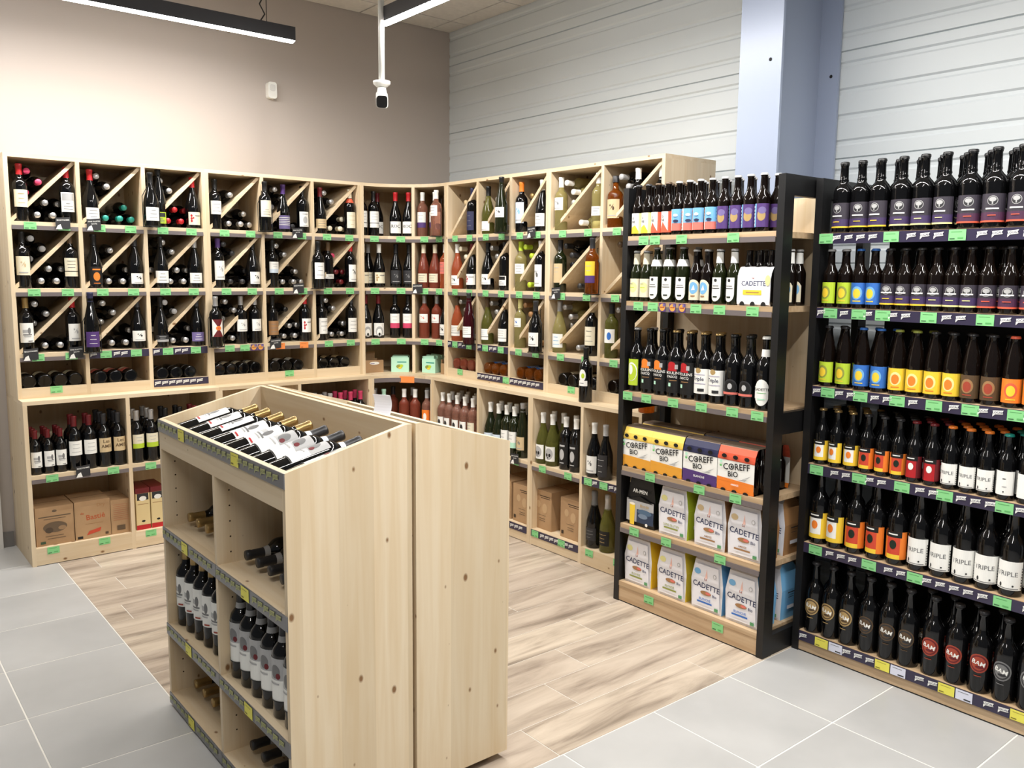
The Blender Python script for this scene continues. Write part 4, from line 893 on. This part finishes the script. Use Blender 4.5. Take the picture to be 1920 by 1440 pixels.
CH = ('white',.075,.185,'chateau','copper'); PHO = ('white',.055,.185,'photo')
for i in range(6):
    u0 = .055+.080*i
    bottle(BO,'dark','gold',CH,W2(g1,u0,.06+.003*i,.320),-PI/2+rad(10),'bottle with white château label standing on island shelf, '+('beside outer side panel' if i == 0 else 'beside divider' if i == 5 else 'between two alike'),group='standing château bottles on the island')
    bottle(BO,'dark','charcoal',PHO,W2(g1,u0+IY1-2.60,.06,.320),-PI/2+rad(10),'bottle with grey photo label standing on island shelf, '+('beside divider' if i == 0 else 'beside outer side panel' if i == 5 else 'between two alike'),group='standing photo-label bottles on the island',neck=(.226,.018,(.0192,.0160),'lightgrey'))
def outneck(t, u, yd, z, cap, label, grp, neck=None):
    R = KIND[BO][1]; loc = W2(t, u, yd, z+R+.001); m3 = Matrix.Rotation(t.rotation_euler.z, 3, 'Z') @ Matrix.Rotation(PI/2, 3, 'X')
    # base inwards: origin is the base centre
    bottle(BO, 'dark', cap, None, loc, 0, label, group=grp, rot=m3.to_euler(), neck=neck)
for zs, nm in ((.684, 'upper'), (.052, 'bottom')):
    for i in range(4):
        outneck(g1, .085+.088*i, .365, zs, 'gold', f"bottle with gold capsule lying neck outwards on the {nm} island shelf", f"gold-capsuled bottles lying on the {nm} island shelf")
    for i in range(5):
        outneck(g1, .535+.075+.088*i, .365, zs, 'charcoal', f"bottle with black capsule lying neck outwards on the {nm} island shelf", f"black-capsuled bottles lying on the {nm} island shelf", neck=(.226,.018,(.0192,.0160),'lightgrey'))
flush_stuff('wine_bottles', 'further wine bottles stacked behind the front ones in the racks and cabinets', 'wine bottles')
# bent white card standing in the far tray
cv_ = []; nn = 8
for k in range(nn+1):
    a = k/nn; cv_ += [(-.036, .018*math.sin(a*PI*.9), .078*a), (.036, .018*math.sin(a*PI*.9), .078*a)]
cd = tagobj(O('price_card', mesh('price_card', cv_, [(2*k, 2*k+1, 2*k+3, 2*k+2) for k in range(nn)], [mat((.90,.90,.93), .5)]), None, (1.56, 2.66, 1.085), (0, 0, rad(-62))), 'blank bent white card standing in the far tray of the island', 'card')
md = cd.modifiers.new('thick', 'SOLIDIFY'); md.thickness = .001

# ================================================================== BEER RACKS
def beer_rack(name, label, loc, W, shelves, depth, H, back=None, mid=True, right_post=True, pw=.032, pd=.065):
    t = thing(name, label, 'shelf unit', (loc[0], loc[1], 0), -PI/2)
    for x0 in (0, W-pw):
        B('post', t, x0, x0+pw, 0, pd, 0, H, BLACKW); B('post', t, x0, x0+pw, depth-pd, depth, 0, H, BLACKW)
        B('side_rail', t, x0+.002, x0+pw-.002, pd, depth-pd, H-.082, H, BLACKW); B('side_rail', t, x0+.002, x0+pw-.002, pd, depth-pd, 0, .09, BLACKW)
        if mid: B('side_rail', t, x0+.002, x0+pw-.002, pd, depth-pd, .955, 1.045, BLACKW)
    for zs in shelves:
        B('shelf', t, pw, W-pw, .002, depth-.012, zs-.024, zs, beech(0)) 
    B('plinth', t, pw, W-pw, .004, .022, .006, shelves[-1]-.024, beech(0)); B('toe_strip', t, pw, W-pw, .006, .02, 0, .006, mat('black'))
    return t
B1S = [1.783, 1.481, 1.052, .683, .397, .103]; B2S = [1.778, 1.479, 1.155, .826, .485, .093]
X1, Y1, W1 = 2.985, 2.836, .866
X2, Y2, WW2 = 3.19, 1.962, 1.42
b1 = beer_rack('beer_rack', 'black and pine beer rack projecting beside the steel column', (X1, Y1), W1, B1S, .37, 2.005)
B('back_panel', b1, .032, W1-.032, .352, .362, .10, 1.94, PZ)
b2 = beer_rack('beer_rack', 'black beer rack with local-flag price rails along the steel wall', (X2, Y2), WW2, B2S, .40, 1.998)
B('back_panel', b2, .13, WW2-.032, .375, .385, .05, 1.76, BLACKW)
u1 = lambda px, z, d=0: Y1-ypx(px, X1+d, z)
u2 = lambda px, z, d=0: Y2-ypx(px, X2+d, z)
T1 = [[1208,1229,1279,1376],[1198,1225,1306,1350,1412],[1178,1213,1263,1316,1374,1421],[1220,1312,1380],[1190,1250,1351],[1216,1345]]
for zs, pxs in zip(B1S, T1):
    tg = [u1(p, zs-.02) for p in pxs]
    if zs == B1S[1]: tg += [(u1(p, zs-.02), MEDAL) for p in (1243,1262,1280)]
    if zs == B1S[-1]:
        for q in tg: O('price_tag', TAG, b1, (q, .003, zs-.040))
    else: rail(b1, .034, W1-.034, zs, tg)
T2 = [[1550,1672,1796],[1558,1611,1656,1742,1848],[1553,1614,1683,1752,1820,1907],[1532,1612,1692,1772,1884],[1530,1630,1716,1880],[]]
for zs, pxs in zip(B2S, T2):
    tg = [u2(p, zs-.02) for p in pxs]
    if zs == B2S[-1]:
        for p in (1541,1655,1775,1912): tg += [(u2(p, zs-.02), TAGY), (u2(p, zs-.02)+.064, TAGW)]
    for e in (1.02, 1.2): tg.append(e+.02)
    rail(b2, .034, WW2-.034, zs, tg, 'local', pitch=.050)
# ---- beer labels
def bl(fn): return fn
H5 = .93
def dremmwel_y(R): return [('r',-R*1.3,R*1.3,.012,.105,'white'),('p',[(-R*1.0,.012),(R*1.0,.012),(R*.2,.05),(-R*.5,.04)],'yellow'),('r',R*.75,R*1.3,.012,.105,'paleyellow'),('t','D',-.004,.082,.010,'charcoal'),('t','RE',-.002,.066,.011,'charcoal')]
def dremmwel_r(R): return [('r',-R*1.3,R*1.3,.012,.105,'white'),('p',[(-R*1.0,.012),(R*.9,.012),(-R*.1,.06)],'coral'),('r',R*.75,R*1.3,.012,.105,'coral'),('t','D',-.004,.082,.010,'charcoal'),('t','RE',-.002,.068,.011,'charcoal')]
def harbour(R): return [('r',-R*1.3,R*1.3,.018,.112,'skyblue'),('r',-R*1.3,R*1.3,.018,.05,'salmon'),('r',-R*1.3,-R*.55,.018,.112,'white'),*[('r',-R*1.1,-R*.78,.024+.014*i,.033+.014*i,'coral') for i in range(6)],('e',R*.25,.06,.012,.006,'navy'),('e',R*.2,.085,.010,.006,'white')]
def nightsky(R): return [('r',-R*1.3,R*1.3,.018,.112,'purple'),('e',R*.2,.065,.017,.022,'gold'),('e',R*.3,.085,.016,.014,'lilac'),('r',-R*1.3,-R*.55,.018,.112,'skyblue'),*[('r',-R*1.1,-R*.78,.024+.014*i,.033+.014*i,'white') for i in range(6)]]
def pale_ale(R): return [('r',-R*1.15,R*1.15,.02,.105,'cream'),('e',R*.15,.065,.02,.024,'paleyellow'),('r',-.014,.012,.062,.065,'lime'),('r',-.014,.006,.08,.082,'grey')]
def shield(R): return [('r',-R*.8,R*.8,.045,.115,'white'),('e',0,.045,R*.8,.032,'white'),('e',0,.103,.007,.007,'charcoal'),('r',-.015,.015,.078,.081,'grey'),('r',-.018,.018,.068,.071,'charcoal'),('r',-.010,.010,.03,.036,'darkgreen')]
def bluecircle(R): return [('r',-R*.95,R*.95,.015,.085,'cream'),('e',0,.075,R*.95,.030,'cream'),('e',0,.068,.021,.026,'skyblue'),('p',[(-.008,.058),(.009,.060),(.003,.082)],'white'),('r',-.01,.01,.03,.036,'tan')]
def moulin_y(R): return moulin(R, 'orange')
def moulin_r(R): return moulin(R, 'red')
def moulin(R, c): return [('r',-R*1.2,R*1.2,.02,.165,'black'),('e',-.006,.145,.02,.018,c),('p',[(-.03,.120),(.02,.120),(.012,.140),(-.022,.138)],c),('r',.010,.024,.130,.150,'lightgrey'),('t','MOULINS',0,.112,.013,'white'),('t',"D'ASCQ",-.004,.094,.013,'white'),('r',-.014,.02,.076,.079,'tan'),('r',-.018,-.006,.05,.066,'mint')]
def greenlab(R): return [('r',-R*.85,R*.85,.03,.155,'lime'),('e',0,.095,.030,.045,'white'),('e',0,.092,.026,.040,'lime'),('e',-.004,.105,.012,.024,'white')]
def triplelab(R): return [('r',-R*1.25,R*1.25,.035,.145,'white'),('e',0,.137,.014,.012,'gold'),('t','Triple',0,.098,.022,'navy'),('r',-R*.9,R*.9,.078,.080,'lilac'),('r',0,.03,.045,.058,'charcoal'),('r',-R*.8,R*.8,.118,.120,'lilac')]
def darkemb(R): return [('e',0,.08,.032,.036,'charcoal'),('e',0,.08,.027,.030,'black'),('e',0,.085,.010,.013,'silver'),('r',-R*.9,R*.9,.05,.06,'salmon')]
def cadettelab(R): return [('e',0,.075,.034,.055,'white'),('r',-.034,.034,.05,.10,'white'),('t','CADETTE',0,.088,.0115,'charcoal'),('r',-.02,.02,.072,.074,'green'),('r',-.016,.016,.045,.05,'mint')]
def purple_y(R): return purplelab(R, 'yellow')
def purple_l(R): return purplelab(R, 'paleyellow')
def purple_r(R): return purplelab(R, 'coral')
def purplelab(R, c):
    h = .118 if R > .035 else .100; b = .020
    return [('r',-R*1.3,R*1.3,b,h,(.20,.18,.22)),('r',-R*1.3,R*1.3,b+.006,b+.034,(.25,.19,.35) if c != 'coral' else (.29,.15,.26)),('r',-R*1.3,R*1.3,b,b+.006,c),('e',0,h-.024,.0165,.0165,'lightgrey'),('e',0,h-.024,.0145,.0145,'charcoal'),('e',0,h-.020,.011,.008,'lightgrey'),('r',-.002,.002,h-.036,h-.02,'lightgrey'),('r',-.020,.020,b+.044,b+.049,'white'),('r',-.013,.012,b+.022,b+.025,c)]
def emb(c, e1, e2):
    def f(R): return [('r',-R*1.3,R*1.3,.018,.102,c),('e',-.002,.062,.021,.026,e2),('e',-.002,.060,.014,.019,e1),('r',-.016,.014,.028,.032,e1)]
    f.__name__ = 'emb_'+c; return f
EG, EB, EY, EBR, EO = emb('lime','yellow','olive'), emb('blue','yellow','skyblue'), emb('yellow','orange','paleyellow'), emb('brown','copper','tan'), emb('orange','yellow','coral')
def hall_y(R): return hall(R, 'white', 'yellow', 'orange')
def hall_o(R): return hall(R, (.80,.27,.17), 'orange', 'darkgreen')
def hall_r(R): return hall(R, 'red', 'darkred', 'white')
def hall(R, c, side, e):
    s = R/.0305; b = .02*s; h = .105*s
    return [('r',-R*1.3,R*1.3,b,h,side),('r',-R*.75,R*.55,b,h-.012*s,c),('r',-R*1.0,R*.7,h-.018*s,h,'black'),('r',-R*.75,R*.55,b,b+.014*s,'yellow' if c != 'red' else 'red'),('e',-R*.1,b+.045*s,.010*s,.014*s,e),('r',-R*.6,R*.3,h-.010*s,h-.006*s,'white')]
def tripel(R):
    s = R/.0305; b = .02*s; h = .100*s
    return [('r',-R*1.35,R*1.35,b,h,'white'),('t','TRIPLE',0,b+.045*s,.013*s,'grey'),('e',-.015*s,b+.012*s,.003*s,.006*s,'charcoal'),('r',-R*1.0,R*1.0,b+.003*s,b+.005*s,'grey'),('e',.016*s,b+.012*s,.0025*s,.0025*s,'charcoal')]+[('e',R*1.22,b+.006*s+.008*s*i,.0018*s,.002*s,'charcoal') for i in range(8)]
def plainwhite(R): return [('r',-R*1.35,R*1.35,.02,.105,'white'),('e',.004,.078,.006,.002,'charcoal'),('e',.006,.05,.008,.002,'lightgrey'),('e',.004,.032,.0022,.003,'charcoal')]
def bam(c, c2, tc='white'):
    def f(R): return [('e',0,.115,.034,.036,c),('e',0,.115,.029,.031,c2),('e',0,.115,.024,.0255,c),('t','BAM',0,.117,.0165,tc,-.25),('e',.004,.102,.014,.005,c2),('r',-.012,.012,.066,.069,c)]
    f.__name__ = 'bam_'+c; return f
BG_, BBR, BRD, BSI = bam('gold','brown'), bam('brown','charcoal'), bam('copper','darkred'), bam('grey','charcoal')
def beer(t, kind, g, cap, lab, u, d, zs, label, grp, neck=None, rz=0):
    return bottle(kind, g, cap, lab, W2(t, u, d, zs), t.rotation_euler.z+rz, label, 'beer bottle', grp, neck=neck, name='beer_bottle', seal='crown_cap')
def row(t, ufn, zs, items, size, shelf, back=1, hz=.1, hi=None):
    rk = 'projecting rack' if t is b1 else 'flag-railed rack'
    Rs = [KIND[q[1]][1] for q in items]; Wd = W1 if t is b1 else WW2
    us = relax([ufn(q[0], zs+hz, KIND[q[1]][1]+.006) for q in items], Rs, .033, hi or Wd-.033)
    nms = [q[5] for q in items]
    for i, (u, (px, kind, g, cap, lab, nm, *nk)) in enumerate(zip(us, items)):
        base = f"{size} beer bottle, {nm} label, {shelf} shelf, {rk}"
        p_ = nms[i-1] if i else None; n_ = nms[i+1] if i+1 < len(nms) else None
        if p_ != nm and n_ != nm: sf = ''
        elif p_ == nm and n_ == nm: sf = ', between two alike'
        elif p_ != nm: sf = f", next to {p_}" if p_ else ', beside post'
        else: sf = f", next to {n_}" if n_ else ', last alike'
        R = Rs[i]
        for j in range(back+1):
            dd = R+.006+j*(2*R+.002)*.88; uu = u+(R+.0005 if j % 2 else 0)
            if dd+R > .352: break
            if j and uu+R > (hi or Wd-.033): continue
            if j % 2 and i+1 < len(us) and us[i+1]-u > 2*R+.012: uu = (u+us[i+1])/2
            lb = base+sf if j == 0 else base+', behind front row'
            beer(t, kind, g, cap, lab if j < 2 else None, uu, dd, zs, lb, base+' group' if j == 0 else base+' back row', neck=nk[0] if nk else None, rz=rad(random.uniform(-6,18)))
LNK, SLP, ALE, B75 = 'longneck', 'slope', 'ale', 'beer75'
NKY = (.172,.05,(.0165,.0142),'cream'); NKR = (.176,.046,(.0165,.0143),'white')
row(b1, u1, B1S[0], [(p,LNK,'brown','charcoal',dremmwel_y,"white and yellow") for p in (1189,1206)]+[(p,LNK,'brown','brown',dremmwel_r,"white and red") for p in (1227,1248)]+
   [(p,LNK,'brown','lightgrey',harbour,"sea picture") for p in (1268,1290,1312,1335)]+[(p,LNK,'brown','lightgrey',nightsky,"purple night") for p in (1358,1382,1406,1431)], 'small', 'top', back=2)
row(b1, u1, B1S[1], [(p,LNK,'green','lightgrey',pale_ale,"pale yellow",NKY) for p in (1186,1207)]+[(p,SLP,'green','lightgrey',shield,"white-collared shield",(.163,.03,(.0277,.0205),'white')) for p in (1229,1254,1280)]+
   [(p,LNK,'brown','lightgrey',bluecircle,"blue circle") for p in (1305,1326)]+[(p,LNK,'green','lightgrey',shield,"white-necked shield",NKR) for p in (1349,1376)], 'small', 'second', back=1, hi=.665)
for j in range(2):
    for i in range(3): beer(b1, LNK, 'brown', 'lightgrey', bluecircle, .66+.062*i, .19+.065*j, B1S[1], "small beer bottle behind the white bottle pack, second shelf, projecting rack", 'beer bottles behind the bottle pack', NKR)
row(b1, u1, B1S[2], [(1191,B75,'dark','silver',greenlab,"green")]+[(p,B75,'dark','black',moulin_y,"black and orange") for p in (1214,1239)]+[(p,B75,'dark','gold',moulin_r,"black and red") for p in (1264,1290)]+
   [(p,B75,'dark','gold',triplelab,"ornate white") for p in (1316,1344)]+[(p,B75,'dark','black',darkemb,"round dark") for p in (1371,1399)]+[(1429,B75,'dark','white',cadettelab,"oval white",(.222,.03,(.0193,.0172),'white'))], 'large', 'third', back=1)
# ---- multipacks
def pack_loft(w_, d_, h_, m, mtop, sidem, key):
    k = ('pack', key)
    if k in _MESH: return _MESH[k]
    rings = [(w_*.94, d_*.97, 0), (w_, d_, h_*.55), (w_*.80, d_*.93, h_*.93), (w_*.76, d_*.66, h_)]
    V, F, MI = [], [], []
    for (a, b, z) in rings:
        y0 = (d_-b)/2; V += [(-a/2,y0,z),(a/2,y0,z),(a/2,y0+b,z),(-a/2,y0+b,z)]
    for i in range(3):
        for s in range(4):
            F.append((4*i+s, 4*i+(s+1) % 4, 4*i+4+(s+1) % 4, 4*i+4+s)); MI.append(0 if s in (0, 2) else 1)
    F += [(3,2,1,0), (12,13,14,15)]; MI += [0, 2]
    _MESH[k] = mesh('carton', V, F, [m, sidem, mtop], MI); return _MESH[k]
WH = mat((.90,.90,.92), .45, key='pack_white')
def cad_front(w_, h_, sub, c, c2):
    return [('p',[(-w_*.44,.012),(w_*.44,.012),(w_*.36,h_*.86),(-w_*.36,h_*.86)],(.90,.90,.92)),('t','La',-.005,h_*.60,.012,'copper'),('t','CADETTE',.0,h_*.47,.0255,(.16,.20,.35),-.05,.98),('p',[(-.008,h_*.62),(.006,h_*.62),(.001,h_*.80)],(.93,.75,.70)),('e',-.05,h_*.72,.018,.014,c2),('e',.045,h_*.70,.009,.010,'lightgrey'),('e',.045,h_*.70,.006,.007,(.90,.90,.92)),('e',.0,h_*.34,.03,.010,'tan'),('e',.012,h_*.345,.014,.006,'salmon'),('t','Bio',.048,h_*.33,.013,(.16,.20,.35)),
            ('t',sub,-.004,h_*.22,.0105,c),('r',-.046,.036,h_*.145,h_*.175,c),('r',.05,.07,h_*.06,h_*.12,(.35,.6,.4))]
def cad_print(key, w_, h_, sub, c, c2):
    k = ('cadp', key)
    if k not in _MESH: _MESH[k] = printmesh('front_print', None, cad_front(w_, h_, sub, c, c2), off0=.0045)
    return _MESH[k]
def cadette(u, d, zs, sub, c, c2, side, label, w_=.176, h_=.245, grp=None):
    o = thing('beer_multipack', label, 'beer pack', W2(b1, u, d, zs), b1.rotation_euler.z, grp)
    O('carton', pack_loft(w_, .125, h_, WH, mat((.72,.72,.73), .5), mat(side, .45), side+str(w_)), o)
    O('front_print', cad_print(sub+c, w_, h_, sub, c, c2), o)
    O('handle_hole', mesh('handle_hole', *boxvf(-.03,.03,.052,.072,h_-.0005,h_+.0006), [mat('charcoal')]), o)
    O('side_print', printmesh('side_print', None, [('r',-.025,.03,.12,.125,'charcoal'),('r',-.02,.02,.10,.103,'charcoal'),('r',-.028,.028,.05,.066,(.9,.9,.92))], off0=.002), o, (w_*.475+.008,.0625,.0), (0, 0, PI/2))
    return o
cadette(u1(1262,.5,.03), .03, B1S[4], 'SANS GLUTEN', 'olive', 'paleyellow', 'lime', 'white CADETTE multipack marked sans gluten with lime sides, fifth shelf of projecting rack')
for i, p in enumerate((1331, 1396)): cadette(u1(p,.5,.03), .03, B1S[4], 'AMBRÉE', 'tan', 'beige', 'tan', 'white CADETTE multipack marked ambrée, fifth shelf of projecting rack, '+('next to sans gluten','at column end')[i])
for i, p in enumerate((1196, 1259)): cadette(u1(p,.2,.03), .03, B1S[5], 'BLONDE', 'olive', 'paleyellow', 'yellow', 'white CADETTE multipack marked blonde, bottom of projecting rack, '+('at wine cabinet end','next to blanche')[i])
for i, p in enumerate((1325, 1391)): cadette(u1(p,.2,.03), .03, B1S[5], 'BLANCHE', 'blue', 'skyblue', 'skyblue', 'white CADETTE multipack marked blanche, bottom of projecting rack, '+('next to blonde','at column end')[i])
for k_, (sub, c, c2, sd) in ((4,('SANS GLUTEN','olive','paleyellow','lime')),(4,('AMBRÉE','tan','beige','tan')),(4,('AMBRÉE','tan','beige','tan')),(5,('BLONDE','olive','paleyellow','yellow')),(5,('BLONDE','olive','paleyellow','yellow')),(5,('BLANCHE','blue','skyblue','skyblue')),(5,('BLANCHE','blue','skyblue','skyblue'))):
    n_ = globals().setdefault('_bk', {}); i = n_.get(k_, 0); n_[k_] = i+1
    us = [u1(1262,.5,.03), u1(1331,.5,.03), u1(1396,.5,.03)] if k_ == 4 else [u1(p,.2,.03) for p in (1196,1259,1325,1391)]
    cadette(us[i], .195, B1S[k_], sub, c, c2, sd, f"white multipack with {cn(sd)} sides in the back row, {'fifth shelf' if k_==4 else 'bottom'} of projecting rack", h_=.24)
# dark pack with a sea picture
o = thing('beer_multipack', 'black AR-MEN beer pack with a wave picture, fifth shelf of projecting rack', 'beer pack', W2(b1, u1(1202,.5,.03), .03, B1S[4]), -PI/2)
O('carton', pack_loft(.18, .125, .245, mat('black', .4), mat((.2,.2,.2), .5), mat('black', .4), 'armen'), o)
O('front_print', printmesh('front_print', None, [('r',-.086,.086,.02,.13,'lightgrey'),('p',[(-.086,.125),(.086,.125),(.0,.150)],'black'),('r',-.02,.086,.02,.085,(.16,.22,.32)),('e',.03,.075,.045,.014,(.30,.40,.50)),('e',.02,.055,.03,.012,(.45,.52,.60)),('p',[(-.062,.004),(-.034,.004),(-.030,.105),(-.066,.105)],'yellow'),('e',-.048,.107,.018,.006,(.95,.92,.85)),('t','AR-MEN',.0,.175,.018,'white'),('t','Blonde',.03,.107,.014,'gold',.05),('e',.045,.018,.008,.008,'white')], off0=.0075), o)
# COREFF packs with notched ends
def coreff_body():
    if 'coreff' in _MESH: return _MESH['coreff']
    prof = [(.004,0),(-.002,.02),(-.002,.135),(.003,.165),(.016,.192),(.028,.198),(.097,.198),(.109,.192),(.122,.165),(.127,.135),(.127,.02),(.121,0)]; w_ = .094
    n_ = len(prof); v = [(-w_, y, z) for y, z in prof]+[(w_, y, z) for y, z in prof]
    f = [(i, (i+1) % n_, n_+(i+1) % n_, n_+i) for i in range(n_)]
    _MESH['coreff'] = (v, [q[::-1] for q in f], n_); return _MESH['coreff']
def coreff(u, d, zs, c1, c2, sub, label):
    o = thing('beer_multipack', label, 'beer pack', W2(b1, u, d, zs), -PI/2)
    k = ('corm', c1)
    if k not in _MESH:
        v, f, n_ = coreff_body(); cols = [c2]+['white']*1+[c1]*2+['tan']*3+[c1]*2+['white']*1+[c2]*2
        mats = [mat(c, .45) for c in ('white', (.52,.46,.40), c1, c2)]; mi = []
        for i in range(n_):
            y, z = [(0,0),(1,1)][0]
            mi.append({0:3,1:0,2:2,3:2,4:1,5:1,6:1,7:2,8:2,9:0,10:3,11:1}[i])
        _MESH[k] = mesh('sleeve', v, f, mats, mi)
        E_ = [('r',-.094,.094,.002,.042,c2),('p',[(-.094,.042),(.094,.042),(.094,.050),(-.094,.058)],c2),('r',-.094,.094,.138,.150,c1),('t','COREFF',.004,.112,.028,'black',.10),('t','BIO',-.012,.078,.024,'black',.08),('e',-.0195,.1097,.0048,.006,'charcoal'),('p',[(.03,.06),(.08,.085),(.06,.07)],'lightgrey'),('p',[(.01,.058),(.06,.066),(.05,.058)],'lightgrey'),('e',-.075,.125,.007,.007,'mint'),('e',-.075,.108,.006,.005,'green')]
        if sub: E_.append(('t',sub,.0,.034,.010,'white'))
        for i in (-1, 0, 1): E_ += [('e',.058*i,.153,.013,.009,'black'), ('e',.058*i,.004,.013,.008,'black')]
        _MESH[('corp', c1)] = printmesh('front_print', None, E_, off0=.0030)
    O('sleeve', _MESH[k], o); O('front_print', _MESH[('corp', c1)], o)
    for i in range(3):
        for j in range(2):
            O('bottle', kmesh('half', 'brown') if False else kmesh(LNK, 'brown'), o, (-.062+.062*i, .031+.063*j, .0), (0, 0, 0)).scale = (.97, .97, .835)
    return o
for j in range(3):
    for p, c1, c2, sub, nm in ((1198,(.93,.80,.36),(.88,.62,.20),'','yellow'),(1255,(.93,.80,.36),(.88,.62,.20),'','yellow'),(1318,'navy','purple','BLANCHE','navy'),(1385,'coral','orange','AMBRÉE','orange')):
        if j == 2 and p > 1200: continue
        u = u1(p, .80, .03)
        coreff(u, .012+.131*j if j < 2 else .012+.131*1.0, B1S[3], c1, c2, sub, f"COREFF BIO beer pack with {nm} bands, {'front' if j==0 else 'back'} of fourth shelf, projecting rack"+('' if nm != 'yellow' or j else ', at cabinet end' if p < 1200 else ', next to navy')) if j < 2 else None
# CADETTE six-pack lying on the second shelf
o = thing('beer_multipack', 'white CADETTE bottle pack with yellow band, second shelf of projecting rack', 'beer pack', W2(b1, u1(1416,1.55,.03), .02, B1S[1]), -PI/2)
v, f, n_ = coreff_body(); O('sleeve', mesh('sleeve', [(x*.86, y, z*.82) for x, y, z in v], f, [WH]), o)
O('front_print', printmesh('front_print', None, [('r',-.079,.079,.006,.125,(.90,.90,.92)),('t','CADETTE',0,.092,.020,(.16,.20,.35)),('t','La',-.002,.115,.008,'copper'),('r',-.05,.04,.045,.065,'yellow'),('r',-.035,.028,.053,.057,'tan'),('e',.068,.105,.012,.022,'paleyellow')]+[('e',.052*i,.004,.012,.014,'black') for i in (-1,0,1)], off0=.0035), o)
for i in range(3): O('bottle', kmesh(LNK, 'brown'), o, (-.054+.054*i, .040, 0))
for i in range(3): O('bottle', kmesh(LNK, 'brown'), o, (-.054+.054*i, .092, 0))
# ---- second beer rack
row(b2, u2, B2S[0], [(p,ALE,'dark','black',l,nm) for p, l, nm in ((1579,purple_y,'yellow-banded purple'),(1612,purple_y,'yellow-banded purple'),(1648,purple_y,'yellow-banded purple'),(1689,purple_l,'pale-banded purple'),(1729,purple_l,'pale-banded purple'),(1770,purple_l,'pale-banded purple'),(1817,purple_r,'coral-banded purple'),(1863,purple_r,'coral-banded purple'),(1912,purple_r,'coral-banded purple'))], 'large', 'top', back=2, hz=.06)
row(b2, u2, B2S[1], [(p,LNK,'brown',cp,l,nm) for p, cp, l, nm in ((1556,'lightgrey',EG,'lime'),(1584,'lightgrey',EG,'lime'),(1609,'blue',EB,'blue'),(1638,'blue',EB,'blue'),(1664,'charcoal',purple_y,'yellow-banded purple'),(1691,'charcoal',purple_y,'yellow-banded purple'),(1719,'charcoal',purple_y,'yellow-banded purple'),(1751,'charcoal',purple_l,'pale-banded purple'),(1783,'charcoal',purple_l,'pale-banded purple'),(1816,'charcoal',purple_l,'pale-banded purple'),(1851,'charcoal',purple_r,'coral-banded purple'),(1891,'charcoal',purple_r,'coral-banded purple'),(1932,'charcoal',purple_r,'coral-banded purple'))], 'small', 'second', back=2, hz=.06)
row(b2, u2, B2S[2], [(p,SLP,'brown',cp,l,nm) for p, cp, l, nm in ((1551,'charcoal',EG,'lime'),(1582,'charcoal',EG,'lime'),(1615,'blue',EB,'blue'),(1648,'blue',EB,'blue'),(1682,'olive',EY,'yellow'),(1715,'olive',EY,'yellow'),(1749,'charcoal',EY,'yellow'),(1784,'charcoal',EY,'yellow'),(1819,'charcoal',EBR,'brown'),(1857,'charcoal',EBR,'brown'),(1897,'coral',EO,'orange'),(1938,'coral',EO,'orange'))], 'sloping', 'third', back=1, hz=.06)
row(b2, u2, B2S[3], [(p,LNK,'dark',cp,l,nm) for p, cp, l, nm in ((1540,'gold',hall_y,'white and yellow'),(1568,'gold',hall_y,'white and yellow'),(1596,'gold',hall_y,'white and yellow'),(1625,'charcoal',hall_o,'coral and orange'),(1655,'charcoal',hall_o,'coral and orange'),(1684,'charcoal',hall_o,'coral and orange'),(1714,'darkred',hall_r,'red'),(1747,'darkred',hall_r,'red'),(1781,'orange',tripel,'white TRIPLE'),(1815,'orange',tripel,'white TRIPLE'),(1849,'orange',tripel,'white TRIPLE'),(1886,'teal',plainwhite,'plain white'),(1926,'teal',plainwhite,'plain white'))], 'small', 'fourth', back=3, hz=.06)
row(b2, u2, B2S[4], [(p,B75,'dark','charcoal',l,nm) for p, l, nm in ((1534,hall_y,'white and yellow'),(1568,hall_y,'white and yellow'),(1604,hall_o,'coral and orange'),(1643,hall_o,'coral and orange'),(1682,hall_o,'coral and orange'),(1723,tripel,'white TRIPLE'),(1765,tripel,'white TRIPLE'),(1808,tripel,'white TRIPLE'),(1850,tripel,'white TRIPLE'),(1896,tripel,'white TRIPLE'))], 'large', 'fifth', back=1, hz=.08)
row(b2, u2, B2S[5], [(p,B75,'dark','charcoal',l,nm) for p, l, nm in ((1521,BG_,'gold BAM'),(1552,BG_,'gold BAM'),(1584,BG_,'gold BAM'),(1629,BBR,'brown BAM'),(1666,BBR,'brown BAM'),(1703,BBR,'brown BAM'),(1749,BRD,'copper BAM'),(1793,BRD,'copper BAM'),(1838,BRD,'copper BAM'),(1885,BSI,'grey BAM'),(1932,BSI,'grey BAM'))], 'large', 'bottom', back=1, hz=.1)

# ---- things that share a label also share a group
from collections import defaultdict
by = defaultdict(list)
for o in S.objects:
    if o.parent is None and 'label' in o: by[o['label']].append(o)
for l, os_ in by.items():
    if len(os_) > 1:
        g = os_[0].get('group') or l
        for o in os_: o['group'] = g
